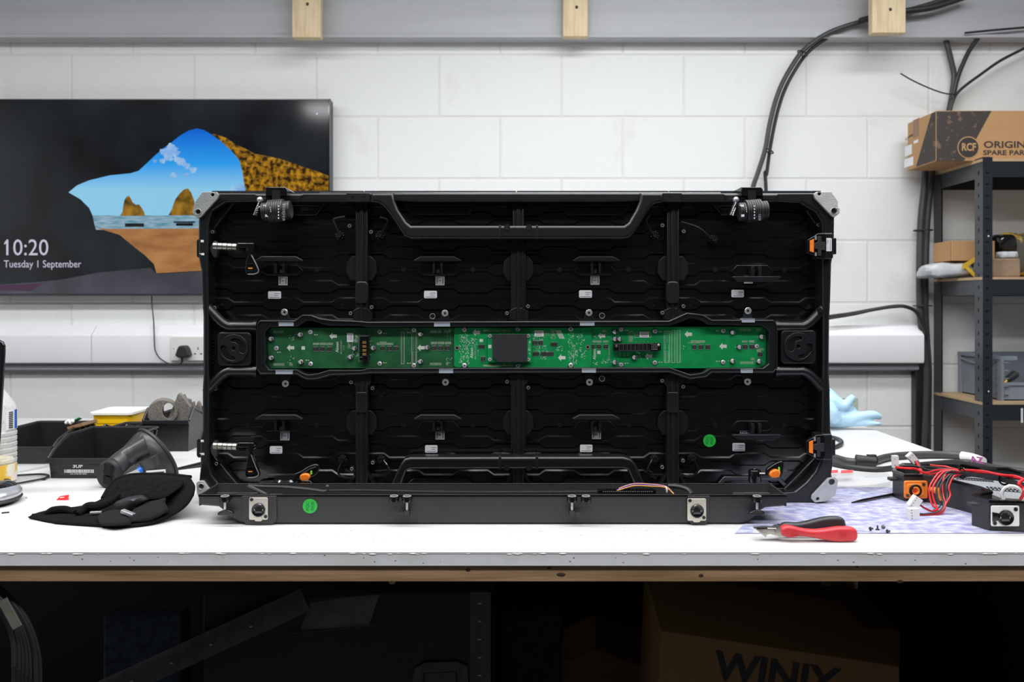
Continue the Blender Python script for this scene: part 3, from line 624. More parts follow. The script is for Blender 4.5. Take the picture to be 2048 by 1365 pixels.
# --- LED modules: one built, seven copied
def module_geo():
    bb = mb('black_module'); hw = 154.5*K; hh = 145*K
    bb.box((-hw, 0, -hh), (hw, 0.0355, hh))
    for n in range(-4, 5):
        cz = -n*34.3*K; ph = 0 if n % 2 == 0 else 69.5
        xs = [-153]
        cents = [c for c in (-278+ph, -139+ph, ph, 139+ph) if -200 < c < 200]
        prof = []
        def hgt(x):
            dd = min(abs(x-c) for c in [-417+ph, -278+ph, -139+ph, ph, 139+ph, 278+ph])
            return 10.5 if dd <= 29 else (2.3 if dd >= 41 else 10.5-(dd-29)/12*8.2)
        bp = {-153, 153}
        for c in (-417+ph, -278+ph, -139+ph, ph, 139+ph, 278+ph):
            for q in (-41, -29, 29, 41):
                if -153 < c+q < 153: bp.add(c+q)
        bp = sorted(bp); clip = 155 if abs(n) < 4 else 0
        z1 = min(hh, 1); rows = []
        for x in bp:
            h = hgt(x); lim = lambda v: max(-hh+0.001, min(hh-0.001, v))
            rows.append([Vector((x*K, 0, lim(cz+(h+3.1)*K))), Vector((x*K, -0.0027, lim(cz+h*K))), Vector((x*K, -0.0027, lim(cz-h*K))), Vector((x*K, 0, lim(cz-(h+3.1)*K)))])
        bb.loft(rows, True, True)
    for x in (-70, 68): bb.mat('black_deep'); bb.cyl((x*K, -0.0033, 0), (x*K, 0.001, 0), 5*K, 14)
    bb.mat('dark_steel')
    for (x, y) in ((-120, 70), (118, 70), (-124, -68), (122, -68)): bb.cyl((x*K, -0.0031, -y*K), (x*K, 0, -y*K), 1.2*K, 8)
    
    return bb
def local(bb, c):       # shift a builder by a point
    bb.v = [v+Vector(c) for v in bb.v]; return bb
m0 = None; mods = []
mcx = [565.6+311.2*i for i in range(4)]
for r, cy in enumerate((540, 850)):
    for i in range(4):
        c = V(mcx[i]+0.6, cy, DM)
        if m0 is None: m0 = local(module_geo(), c).build('led_module', cab, origin=c); m = m0
        else: m = inst(m0, cab, c)
        mods.append(m)
# --- latch wings on modules
def latch_geo(down):
    bb = mb('black_module'); s = -1 if not down else 1
    def pp(x, y): return (x, y)
    add = lambda pts, d, th, bev: bb.add(*(lambda g: ([Vector((v.x, d-DM+th/2-v.z, v.y)) for v in g[0]], g[1]))(plate_geo([(x*K, -y*K) for x, y in pts], (), bev, th)))
    add([(-42, 3), (-30, -9), (30, -9), (42, 3), (30, 11), (-30, 11)], DM-0.007, 0.004, 0.0006)
    bb.mat('black_rib')
    if not down:
        add([(-33, -25.5), (33, -25.5), (47, -18), (47, -15.5), (-46, -15.5), (-46, -18)], 1.308, 0.010, 0.0012)
        add([(-10, -16), (-5.5, -16), (-5.5, 8), (-10, 8)], 1.312, 0.02, 0.0006); add([(5.5, -16), (10, -16), (10, 8), (5.5, 8)], 1.312, 0.02, 0.0006)
    else:
        add([(-47, 14), (48, 14), (48, 17), (33, 25), (-34, 25), (-47, 17)], 1.305, 0.010, 0.0012)
        add([(-8, -6), (-2, -6), (-2, 15), (-8, 15)], 1.311, 0.02, 0.0006); add([(6, -6), (12, -6), (12, 15), (6, 15)], 1.311, 0.02, 0.0006)
    bb.mat('dark_steel'); bb.box((-3*K, 1.322-DM, -7*K), (3*K, 1.33-DM, 0.0))
    return bb
lat = {}
for i, m in enumerate(mods):
    cy = 540 if i < 4 else 850; dn = (i % 4 == 3); c = V(mcx[i % 4]+(3 if dn else 1), cy, DM)
    if i >= 4 and not dn: c = c+Vector((0, 0, -1*K))
    if dn not in lat: lat[dn] = local(latch_geo(dn), c).build('release_latch', m, origin=c)
    else: inst(lat[dn], m, c)
# --- labels on modules
nums = ['1', '3', '5', '7', '2', '4', '5', '8']
SD = 1.3314
gl = [(557,553,575,571),(871,552.5,889,571),(1181,552,1199,570),(1488,549,1506,567.5),(560.6,863,579,881.5),(871,861.5,889,880),(1184,861,1202,879),(1480,860,1498,875)]
ql = [(536,583,562,598),(848,582,874,597),(1158,581,1184,596),(1463,580,1488,595),(539.5,893,564.5,908),(850,891,875,906),(1160,890,1185,905),(1465,887,1490,903)]
for i, m in enumerate(mods):
    x0, y0, x1, y1 = gl[i]
    o = mb('label_grey').pbox(x0, y0, x1, y1, SD, 0.0008).build('number_label', m)
    b = mb('ink'); b.text(nums[i], 8*K, V((x0+x1)/2, (y0+y1)/2, SD-0.0002), right=(0, 0, 1), up=(-1, 0, 0))
    for k in range(2):
        xx = x0+3 if k == 0 else x1-3
        b.rect(xx-0.8, y0+3, xx+0.8, y1-3, SD-0.0001)
    for v, f in ((b.v, b.f),): pass
    b2 = b; b2.build('label_print', m)
    x0, y0, x1, y1 = ql[i]
    plate('barcode_label', rrect(x0, y0, x1, y1, 2.5), SD, 0.0008, 'label_white', m, bev=0.0001, res=0)
    b = mb('ink_grey'); b.rect(x0+13, y0+4, x1-2, y0+5.2, SD-0.0001); b.rect(x0+13, y0+8, x1-5, y0+9, SD-0.0001); b.rect(x0+3, y1-3, x1-2.5, y1-1.8, SD-0.0001)
    b.build('label_print', m)
for i in range(4):
    xc_ = V(mcx[i]+0.6, 0, DM).x; hw_ = 154.5*K
    mb('rack').box((xc_-hw_, 1.3625, TZ+0.02), (xc_+hw_, 1.374, V(0, 382, 1.3625).z)).build('led_face', cab)
# --- vertical ribs
RD = 1.316
def rib(name, x, y0, y1, w):
    bb = mb('black_rib'); add_plate(bb, [(x-w, y0), (x+w, y0), (x+w, y1), (x-w, y1)], RD, 0.018, bev=0.0015)
    add_plate(bb, [(x-3, y0+2), (x+3, y0+2), (x+3, y1-2), (x-3, y1-2)], RD-0.0022, 0.004, bev=0.0008)
    add_plate(bb, [(x+w-3, y0+2), (x+w, y0+2), (x+w, y1-2), (x+w-3, y1-2)], RD-0.0022, 0.004, bev=0.0008)
    return bb
for x, top in ((723, True), (1036.5, False), (1346, True)):
    w = 12 if top else 11
    b = rib('vertical_rib', x, 404, 646, w); oc = [(x-29, 524), (x-19, 513), (x+19, 513), (x+29, 524), (x+31, 545), (x+21, 561), (x-21, 561), (x-31, 545)]
    add_plate(b, oc, RD+0.007, 0.009, bev=0.0008)
    if not top: add_plate(b, [(x-12, 480), (x+12, 480), (x+15, 500), (x+15, 646), (x-15, 646), (x-15, 500)], RD+0.001, 0.016, bev=0.001)
    for s in (-1, 1): add_plate(b, [(x+s*9, 430), (x+s*9, 418), (x+s*24, 406), (x+s*31, 406), (x+s*12, 424)], RD+0.004, 0.012, bev=0.001)
    add_plate(b, [(x-18, 640), (x-18, 622), (x-8, 616), (x+8, 616), (x+20, 622), (x+20, 644)], RD-0.001, 0.016, bev=0.001)
    o = b.build('vertical_rib', cab)
    if top: plate('cover_cap', rrect(x-13, 563, x+13, 607, 8), RD-0.006, 0.012, 'black_rib', o, bev=0.002)
    b = rib('vertical_rib', x, 746, 984, w); add_plate(b, [(p[0], p[1]+309) for p in oc], RD+0.007, 0.009, bev=0.0008)
    if not top: add_plate(b, [(x-15, 746), (x+15, 746), (x+15, 900), (x-15, 900)], RD+0.001, 0.016, bev=0.001)
    for s in (-1, 1): add_plate(b, [(x+s*9, 930), (x+s*12, 955), (x+s*24, 972), (x+s*30, 972), (x+s*15, 948)], RD+0.004, 0.012, bev=0.001)
    add_plate(b, [(x-18, 748), (x+20, 748), (x+18, 768), (x+9, 776), (x-9, 776), (x-18, 768)], RD-0.001, 0.016, bev=0.001)
    o = b.build('vertical_rib', cab)
    if top: plate('cover_cap', rrect(x-12, 784, x+12, 826, 4), RD-0.005, 0.010, 'black_rib', o, bev=0.002)
# secondary flange rails
for pts in ([(800,404),(822,430),(936,430),(958,404)], [(1108,404),(1134,431),(1248,431),(1270,404)], [(560,404),(590,431),(632,431),(650,408),(646,404)], [(1420,404),(1444,431),(1500,431),(1520,404)],
            [(800,986),(812,970),(826,958),(934,958),(948,970),(958,986)], [(1116,986),(1132,957),(1246,957),(1262,986)], [(1420,986),(1448,954),(1560,954),(1590,986)], [(500,986),(520,962),(620,962),(640,986)]):
    ins = offset_poly(pts, 9); b = mb('black_module'); add_plate(b, pts, 1.3235, 0.01, [ins], bev=0.0012); b.build('flange_rail', cab)
# --- handles
th = [(742,386),(787,386),(789,402),(797,420),(813,444),(822,451),(1248,451),(1257,445),(1272,420),(1279,404),(1281,386),(1327,386),(1327,405),(1312,407),(1303,413),(1286,440),(1272,462),(1262,474),(1250,478),(822,478),(808,473),(795,452),(778,427),(766,412),(756,406),(742,405)]
b = mb('black'); add_plate(b, th, DF-0.010, 0.030, bev=0.0045, res=4); h1 = b.build('carry_handle', cab)
bh = [(809,918),(820,915),(1246,914),(1262,918),(1273,930),(1297,986),(1275,986),(1256,940),(1246,938),(822,939),(812,943),(797,986),(774,986),(800,930)]
b = mb('black'); add_plate(b, bh, DF-0.010, 0.030, bev=0.0045, res=4); h2 = b.build('carry_handle', cab)
for hh_, y0, y1 in ((h1, 450.5, 478.5), (h2, 913.5, 939.5)):
    for x in (1000, 1074):
        b = mb('black_rib'); add_plate(b, [(x-2.5, y0), (x+2.5, y0), (x+2.5, y1), (x-2.5, y1)], DF-0.0112, 0.032, bev=0.001); b.build('collar', hh_)
    for x in (1014, 1058):
        yy = y0+4 if y0 < 600 else y1-3
        b = mb('black_deep'); b.cyl(V(x, yy, DF-0.0108), V(x, yy, DF+0.01), 6*DF/F, 18); b.build('finger_notch', hh_)
# --- centre channel
oo = [(512,740),(512,650),(519,641),(590,641),(604,630),(622,630),(640,637),(662,640),(714,642),(734,644),(1338,642),(1374,626),(1396,628),(1409,631),(1424,640),(1548,640),(1556,650),(1556,738),(1548,747),(1424,747),(1413,756),(1396,758),(1381,760),(1338,746),(739,748),(723,750),(662,752),(634,760),(616,761),(606,758),(592,750),(520,750)]
ii = [(530,728),(530,664),(538,655),(594,654),(612,642),(624,642),(638,646),(656,652),(720,652),(736,655),(1340,652),(1379,637),(1392,638),(1403,641),(1418,650),(1526,652),(1538,662),(1538,728),(1526,737),(1421,737),(1406,746),(1396,748),(1381,750),(1341,736),(736,737),(722,741),(656,741),(634,748),(616,750),(606,747),(593,740),(538,740)]
ch = mb('black').ring(oo, ii, DF+0.003, 0.026).build('centre_channel', cab, bevel=0.0012, seg=3)
mb('black_deep').prism(offset_poly(oo, 3), 1.3275, 0.003).build('channel_floor', ch)
o2 = offset_poly(oo, 1.2); i2 = offset_poly(oo, 3.2)
mb('black').ring(o2, i2, DF+0.0012, 0.003).build('outer_lip', ch, bevel=0.0005)
# side webs, block and tubes
for side, name in ((-1, 'left'), (1, 'right')):
    X = lambda x: x if side < 0 else 2064.5-x
    b = mb('black_deep'); b.prism([(X(407), 630), (X(430), 640), (X(515), 640), (X(515), 750), (X(430), 750), (X(407), 765)], DF+0.022, 0.01)
    b.mat('black_rib')
    for k in range(9):
        y = 672+k*6.6; add_plate(b, rrect(min(X(418), X(428)), y, max(X(418), X(428)), y+3, 1), DF+0.019, 0.006, bev=0.0004)
    if side < 0:
        for k in range(0): pass
    w1 = b.build('side_web', cab)
    for (sy, y0) in ((1, 653), (-1, 743)):
        pts = [(X(514), y0), (X(470), y0), (X(458), y0-sy*0.3), (X(444), y0-sy*8), (X(424), y0-sy*28), (X(412), y0-sy*42)]
        b = mb('black'); b.tube([V(x, y, DF+0.009) for x, y in pts], [0.0078]*5+[0.0070], n=14, sub=5); b.cyl(V(X(515), y0, DF+0.009), V(X(508), y0, DF+0.009), 0.0088, 14)
        b.build('side_tube', cab)
    x0, x1, y0, y1 = (434, 502, 664, 733) if side < 0 else (1562, 1633, 660, 729)
    b = mb('black_rib'); add_plate(b, rrect(x0, y0, x1, y1, 9, 6), DF+0.004, 0.018, bev=0.003, res=4); bl = b.build('vent_block', cab)
    cx, cy = (x0+x1)/2-0.5, (y0+y1)/2-0.8
    if side < 0:
        s1 = [((x)/7.585+410, y/7.585+610) for x, y in ((392,540),(420,512),(470,508),(540,535),(600,590),(626,650),(620,705),(590,735),(550,732),(520,700),(512,640),(490,595),(450,568),(410,568))]
        s2 = [((x)/7.585+410, y/7.585+610) for x, y in ((236,680),(240,635),(270,615),(310,622),(332,660),(350,720),(395,770),(445,790),(460,812),(445,838),(390,842),(320,815),(265,760))]
    else:
        s1 = [((x)/6.827+1380, y/6.827+610) for x, y in ((1495,428),(1525,440),(1530,470),(1500,485),(1450,500),(1430,545),(1425,600),(1405,635),(1365,638),(1335,610),(1335,550),(1365,480),(1420,438))]
        s2 = [((x)/6.827+1380, y/6.827+610) for x, y in ((1590,555),(1615,530),(1655,532),(1680,565),(1675,610),(1640,660),(1590,710),(1530,735),(1490,728),(1478,700),(1500,680),(1550,675),(1590,640),(1605,600))]
    c8 = circ(cx, cy, 4.0, 16)
    b = mb('black_rib'); add_plate(b, circ(cx, cy, 28.5, 48), DF+0.0005, 0.0045, [smooth_loop(s1, 3), smooth_loop(s2, 3), c8], bev=0.0006, res=2); dsk = b.build('vent_disc', bl)
    b = mb('black_deep'); b.cyl(V(cx, cy, DF+0.0036), V(cx, cy, DF+0.0044), 27.5*DF/F, 40); b.build('vent_recess', bl)
# --- corner plates
TLp = [(404,384),(433,384),(437,390),(435,397),(402,434),(395,436.5),(388,431),(384,424),(390,404)]
TRp = [(1634,384),(1663,384),(1666,389),(1676,403.5),(1676,415),(1680,417),(1679,427),(1669,435),(1664,432.5),(1630,396),(1628.5,388)]
BRp = [(1671,955),(1676,962),(1675,972),(1671,991),(1652,1003.5),(1630,1006),(1624,999),(1625,991.5),(1657,957.6)]
BLp = [(392,967),(396,963),(407,963),(417.5,978),(430,996),(424,1006),(404,1003),(394,990)]
for pts, hs, mm in ((TLp, ((425,390,3.5),(396,424,5)), 'alu_dull'), (TRp, ((1639,388,3.6),(1668.7,422.6,6)), 'cast_alu'), (BRp, ((1664,965,6.3),(1635.5,998.7,3.5)), 'cast_alu'), (BLp, ((402,974,5.2),), 'cast_alu')):
    o = plate('corner_plate', pts, DF-0.006, 0.0055, mm, cab, [circ(x, y, r, 18) for x, y, r in hs], bev=0.0006)
    b = mb('dark_steel')
    for x, y, r in hs:
        b.cyl(V(x, y, DF-0.0012), V(x, y, DF-0.0006), (r+1)*DF/F, 16)
    b.build('bolt_hole', o)
    x, y, r = hs[-1]
    if r > 4:
        b = mb('silver'); b.torus(V(x, y, DF-0.0064), (0, 1, 0), (r+0.8)*DF/F, 0.0007, n=24, m=6); b.build('hole_rim', o)
# --- rings and screws
big = [(569,625),(571,768),(890,627),(891,765),(1178,626),(1179,765),(1496,622),(1495,764)]
clips = [(557,645,586.6,652.7),(551,741,585,749),(868,645.7,900,653.6),(878,739,906,747),(1160,644.5,1189,652),(1164,738,1192,746),(1484,637.5,1510,645.5),(1482,738.5,1506,746.5)]
for (x, y), (a0, a1, a2, a3) in zip(big, clips):
    up = y < 700; b = mb('black_rib')
    yy = 642 if up else 748
    add_plate(b, [(x-6, y), (x+6, y), (x+11, yy), (x-11, yy)], 1.3105, 0.008, bev=0.0006); tab = b.build('mounting_tab', cab)
    b = mb('silver'); b.lathe(V(x, y, 1.3108), (0, -1, 0), [(6.9*DF/F, 0), (6.9*DF/F, 0.0012), (6.2*DF/F, 0.0018), (2.6*DF/F, 0.0018)], 24)
    b.mat('black_deep'); b.cyl(V(x, y, 1.3088), V(x, y, 1.3092), 2.5*DF/F, 14); b.build('screw_cup', tab)
    b = mb('clip'); add_plate(b, [(a0, a1), (a2, a1), (a2, a3), (a0, a3)], DF+0.0005, 0.012, bev=0.0006)
    b.mat('silver'); b.pbox(a0, a1, a2, a1+0.9, DF-0.0002, 0.001); b.pbox(a0, a3-0.9, a2, a3, DF-0.0002, 0.001); b.build('clip', cab)
small = [(425,464),(699,452),(742,464),(429,616),(701,627),(743,615),(1014,627),(1056,613),(430.5,778),(702,765),(745,777),(432.6,928),(703.5,938.5),(745.5,926),(1014,764),(1056.5,776),(1014.6,937),(1325,451),(1367.5,463),(1367,613),(1325,626),(1324.5,762),(1366.5,774),(1366,922),(1324.5,935),(1637,450),(1633,933)]
s0 = None
for x, y in small:
    c = V(x, y, 1.312)
    if s0 is None:
        b = mb('silver'); b.torus((0, 0, 0), (0, 1, 0), 2.7*DF/F, 0.00055, n=16, m=6); b.mat('black_rib'); b.cyl((0, 0.0002, 0), (0, 0.008, 0), 5*DF/F, 14)
        b.mat('black_deep'); b.cyl((0, -0.0001, 0), (0, 0.0003, 0), 2.5*DF/F, 12); s0 = local(b, c).build('screw', cab, origin=c)
    else: inst(s0, cab, c)
for x, y in ((865,633),(1204,632),(1204,758)):
    b = mb('silver'); b.torus(V(x, y, 1.31), (0, 1, 0), 5.3*DF/F, 0.0005, n=24, m=6); b.mat('black_rib'); b.cyl(V(x, y, 1.311), V(x, y, 1.32), 6*DF/F, 20); b.build('boss', cab)
for x, y in ((1640,621),(1639,762)):
    mb('black_deep').cyl(V(x, y, DF-0.0006), V(x, y, DF+0.002), 5.3*DF/F, 18).build('frame_hole', fr)
# --- cable plugs behind
for k, (x, y, pts) in enumerate(((681,472,[(681,472),(670,450),(668,438),(690,433)]), (761,472,[(761,472),(770,455),(776,440),(760,434)]), (1308,472,[(1308,472),(1298,455),(1292,440),(1300,430)]),
        (1425,480,[(1425,480),(1415,470),(1395,455),(1362,444)]), (687,918,[(687,918),(678,938),(678,950),(692,956),(710,954)]), (764,918,[(764,918),(776,935),(778,946),(770,952),(742,954)]),
        (1307,917,[(1307,917),(1297,935),(1296,948),(1312,957)]), (1382,915,[(1382,915),(1394,932),(1394,945),(1380,954),(1360,948)]))):
    b = mb('black_rib'); c = V(x, y, 1.326); b.cyl(c, c+Vector((0, -0.012, 0)), 7*DF/F, 16, r2=5*DF/F)
    for j in range(9):
        q = 2*PI*j/9; b.ball(c+Vector((math.cos(q)*0.006, -0.006, math.sin(q)*0.006)), 0.0014, 6, 4)
    b.mat('black_gloss' if y > 600 else 'black_rib'); b.torus(c+Vector((0, -0.012, 0)), (0, 1, 0), 0.0032, 0.0009, n=14, m=6)
    b.tube([V(px, py, 1.314 if j else 1.318) for j, (px, py) in enumerate(pts)], 0.0017, n=7); b.build('cable_plug', cab)
# --- side locks (left)
def padlock(bb, x, y, d, opened=False):
    bb.rect(x-2.5, y-1.5, x+3.5, y+2.8, d); s = 2 if opened else 0
    bb.torus(V(x+0.5-s*1.8, y-2+s*0.2, d), (0, 1, 0), 0.0017, 0.0004, n=10, m=4, a0=0, a1=PI, u=(1, 0, 0))
for y, yl in ((498, 551), (898, 958)):
    b = mb('black'); add_plate(b, [(396, y-20), (404, y-20), (404, y+18), (396, y+18), (393, y+14), (393, y-16)], DF+0.004, 0.03, bev=0.001)
    b.build('lock_housing', cab)
    b = mb('white_print'); padlock(b, 404, y-16, DF-0.0004); padlock(b, 405, y+10, DF-0.0004, True); b.build('padlock_mark', fr)
    b = mb('dark_steel'); add_plate(b, smooth_loop([(427, y-15), (434, y-12), (434, y+12), (428, y+17), (420, y)], 2), DF+0.004, 0.01, bev=0.0004)
    L = 1.290; b.mat('steel')
    for k in range(5): b.lathe(V(427+k*9.6, y-6+k*0.5 if y < 600 else y-6+k*0.4, L), (1, 0, -0.05), [(0.0046, 0), (0.0056, 0.0006), (0.0056, 0.0068), (0.0046, 0.0074)], 18)
    b.build('lock_shaft', cab)
    b = mb('black_gloss'); x = 474
    add_plate(b, rrect(x, y-12, x+34, y-2, 3), L-0.007, 0.016, bev=0.0015, res=3); add_plate(b, rrect(x+2, y-2, x+14, y+6, 3), L-0.004, 0.01, bev=0.001); b.cyl(V(x+28, y+1, L-0.008), V(x+28, y+1, L+0.006), 0.0042, 14)
    kn = b.build('lock_clevis', cab)
    q = yl; b = mb('black_gloss'); add_plate(b, smooth_loop([(x+24, y+8), (x+29, y+10), (x+44, q-14), (x+43, q-4), (x+32, q), (x+20, q-1), (x+16, q-8), (x+18, q-30)], 3), L-0.004, 0.007, bev=0.0016, res=3)
    b.mat('mouse_silver'); b.tube([V(x+28, y+12, L-0.0045), V(x+38, q-22, L-0.005), V(x+43, q-9, L-0.005), V(x+36, q-3, L-0.005), V(x+22, q-2, L-0.0045)], 0.0007, n=6)
    b.mat('orange_light'); add_plate(b, rrect(x+22, q-16, x+31, q-13, 1.4), L-0.0052, 0.002, bev=0.0002)
    b.mat('black_rib')
    for k in range(3): b.pbox(x+20, q-24+k*7, x+33, q-22+k*7, L-0.0052, 0.002)
    b.build('lock_lever', kn)
# --- clamp knobs on the top
for x0, flip in ((552, 1), (1504, 1)):
    b = mb('black_gloss'); add_plate(b, [(x0-21, 374.5), (x0+18, 374.5), (x0+22, 379), (x0+22, 392), (x0-21, 392)], 1.283, 0.05, bev=0.001); kb = b.build('clamp_block', cab)
    mb('black_deep').pbox(x0-8, 381, x0+8, 399, 1.2826, 0.002).build('clamp_window', kb)
    b = mb('black_gloss'); b.pbox(x0-20, 391, x0-12, 404, 1.286, 0.02); b.pbox(x0+12, 391, x0+22, 404, 1.286, 0.02); b.mat('mouse_silver'); b.pbox(x0-10, 401, x0+10, 403, 1.281, 0.003); b.build('clamp_yoke', kb)
    bb = mb('black_rubber'); c0 = V(x0-26, 424, 1.275); c1 = V(x0+26, 420, 1.275); ax = (c1-c0).normalized(); L = (c1-c0).length
    prof = []
    for k in range(13):
        h = L*k/12; r = 0.0175 if 3 <= k <= 9 else 0.0140
        prof += [(r, h), (r, h+L/12*0.72), (r-0.0012, h+L/12*0.74), (r-0.0012, h+L/12*0.98)]
    prof = [(0.002, 0)]+prof+[(0.002, L)]
    bb.lathe(c0, ax, prof, 32); wheel = bb.build('adjusting_wheel', kb)
    b = mb('white_print'); rt = 1.2563
    for k in range(10): b.rect(x0+13-(4 if k == 5 else 0), 409+k*3.4, x0+18, 409.7+k*3.4, 1.2595)
    for k in range(5): b.rect(x0+4, 411+k*6, x0+6, 414+k*6, 1.2566)
    for k in range(3): b.rect(x0-12+k*0.5, 414+k*4, x0-11+k*0.5, 416.5+k*4, 1.2566)
    padlock(b, x0-20, 411, 1.2600, True); padlock(b, x0-19, 431, 1.2600); b.build('scale_marks', wheel)
    b = mb('mouse_silver'); b.ball(V(x0-32, 400, 1.285), 0.005, 12, 8); b.mat('black_gloss')
    b.tube([V(x0-32, 402, 1.285), V(x0-36, 415, 1.281), V(x0-42, 432, 1.278)], [0.003, 0.0045, 0.0052], n=10, flat=0.6)
    b.mat('mouse_silver')
    for k in range(5): b.cyl(V(x0-40-k*0.4+1, 413+k*4.5, 1.2755), V(x0-34-k*0.9, 412+k*4.5, 1.2755), 0.0004, 6)
    b.build('quick_lever', kb)
# --- orange latches on the right
for (x, y, lab) in ((1643, 492, True), (1641, 895, False)):
    s = 1.0 if lab else 0.98; P = lambda a, c: (x+a*s, y+c*s)
    b = mb('black'); add_plate(b, rrect(x-5, y-26, x+24, y+26, 4), DF-0.012, 0.03, bev=0.002, res=3)
    add_plate(b, rrect(x+20, y-16, x+30, y+17, 2), DF+0.0, 0.03, bev=0.001); hs = b.build('latch_housing', cab)
    b = mb('black_gloss'); add_plate(b, [P(-28,-12), P(-14,-20), P(-8,-25), P(6,-25), P(10,-20), P(10,20), P(6,26), P(-8,25), P(-14,20), P(-28,13)], DF-0.018, 0.01, bev=0.001)
    b.build('latch_frame', hs)
    b = mb('orange'); add_plate(b, [P(-23,-10.5), P(-15,-14), P(-15,13.5), P(-23,11)], DF-0.0192, 0.004, bev=0.0003); b.build('orange_tab', hs)
    b = mb('black_rubber'); add_plate(b, [P(-7,-19), P(0,-19), P(0,-8), P(8,-8), P(8,9), P(0,9), P(0,20), P(-7,20), P(-7,7), P(-14,5), P(-14,-5), P(-7,-7)], DF-0.0205, 0.004, bev=0.0006); b.build('latch_key', hs)
    b = mb('mouse_silver'); b.pbox(x-13, y-20, x-9.5, y-12, DF-0.0195, 0.002); b.pbox(x-13, y+13, x-9.5, y+20, DF-0.0195, 0.002); b.build('latch_pin', hs)
    if lab:
        o = plate('barcode_label', rrect(1648, 476.5, 1663.5, 503, 2), DF-0.0124, 0.0006, 'label_white', hs, bev=0.0001, res=0)
        b = mb('ink_grey'); b.rect(1652, 480, 1653, 489, DF-0.0126); b.rect(1655.5, 480, 1656.5, 487, DF-0.0126); b.rect(1660, 479, 1661, 501, DF-0.0126); b.build('label_print', hs)
# --- fast lock levers at the bottom
b = mb('black_gloss'); b.lathe(V(575, 973, 1.285), (0, 0, 1), [(0.002, 0), (0.020, 0), (0.0215, 0.002), (0.0215, 0.010), (0.019, 0.013), (0.002, 0.013)], 32); kb = b.build('fast_lock', cab)
b = mb('black_gloss'); add_plate(b, smooth_loop([(588,949),(600,944),(618,933),(632,929),(638,934),(634,948),(622,955),(600,960),(588,958)], 4), 1.268, 0.008, bev=0.002, res=3)
b.mat('black_rubber'); b.tube([V(604,948,1.267), V(622,938,1.267), V(632,935,1.267)], 0.001, n=6); b.build('lock_lever', kb)
b = mb('green_mark'); add_plate(b, rrect(620.5, 942, 624, 950, 1.5), 1.2665, 0.002, bev=0.0003); b.build('green_mark', kb)
b = mb('orange'); add_plate(b, smooth_loop([(599,957),(601,951),(610,948),(618,951),(619,957),(613,962),(603,963)], 4), 1.262, 0.009, bev=0.002, res=3)
for k in range(5): b.cyl(V(603+k*3, 951, 1.2617), V(603+k*3+1.2, 961, 1.2617), 0.0006, 5)
b.build('orange_knob', kb)
b = mb('black_gloss'); b.lathe(V(1509.5, 966, 1.285), (0, 0, 1), [(0.009, 0), (0.009, 0.002), (0.0097, 0.003), (0.0097, 0.018), (0.0085, 0.020), (0.001, 0.020)], 28)
b.mat('silver'); b.cyl(V(1509.5, 970, 1.285), V(1509.5, 966, 1.285), 0.0092, 24); b.mat('black_gloss'); b.ball(V(1509, 940, 1.285), 0.003); kb = b.build('fast_lock', cab)
b = mb('black_gloss'); add_plate(b, smooth_loop([(1534,940),(1550,928),(1564,923),(1569,930),(1567,950),(1560,958),(1545,954),(1536,949)], 4), 1.27, 0.008, bev=0.002, res=3); b.cyl(V(1518, 950, 1.276), V(1540, 950, 1.276), 0.004, 10)
b.build('lock_lever', kb)
b = mb('green_mark'); add_plate(b, rrect(1557, 935, 1560, 943, 1.2), 1.2685, 0.002, bev=0.0003); b.build('green_mark', kb)
b = mb('orange'); add_plate(b, smooth_loop([(1540,951),(1544,944),(1553,940),(1561,944),(1561,950),(1556,956),(1545,957)], 4), 1.264, 0.009, bev=0.002, res=3)
for k in range(5): b.cyl(V(1545+k*3, 944, 1.2637), V(1545+k*3+1, 955, 1.2637), 0.0006, 5)
b.build('orange_knob', kb)
# sticker
def fqc(parent, x, y, r, d, flip=False):
    o = mb('green_sticker').cyl(V(x, y, d-0.0004), V(x, y, d), r*d/F, 36).build('round_sticker', parent)
    b = mb('green_ink'); up = (-1, 0, 0); rt = (0, 0, 1)
    b.text('FQC', r*0.62*d/F, V(x-r*0.32, y-0.5, d-0.0005), right=rt, up=up, sx=0.95); b.text('PASS', r*0.62*d/F, V(x+r*0.36, y, d-0.0005), right=rt, up=up, sx=0.9)
    b.build('sticker_text', o if False else parent)
fqc(mods[7], 1419, 882, 12.6, 1.3312)
# ================================================================ CIRCUIT BOARDS (parts of the cabinet)
PD = 1.320
def px(x, y, o, k=7.585): return (x/k+o, y/k+610)
def board(pts, d, m, th=0.0016): return plate('circuit_board', pts, d, th, m, cab, bev=0.0001, res=0)
pb1 = board(rrect(533, 656, 908, 737, 3), PD, 'pcb_dark')
pb3 = board(rrect(1146, 654, 1535, 737, 3), PD, 'pcb')
pb2 = board([(911,656)]+[(924,656),(926,661),(933,661),(935,656),(1135,656),(1138,661),(1145,661),(1147,656),(1180,656),(1183,659),(1183,732),(1180,735),(1147,735),(1144,730),(1138,730),(1135,735),(936,735),(933,730),(926,730),(923,735),(911,735),(908,732),(908,659)], PD-0.004, 'pcb')
KB = PD/F
protos = {}
def comp(kind, x, y, parent, d, geo, name):
    c = V(x, y, d)
    if kind not in protos: protos[kind] = local(geo(), c).build(name, parent, origin=c); return protos[kind]
    return inst(protos[kind], parent, c)
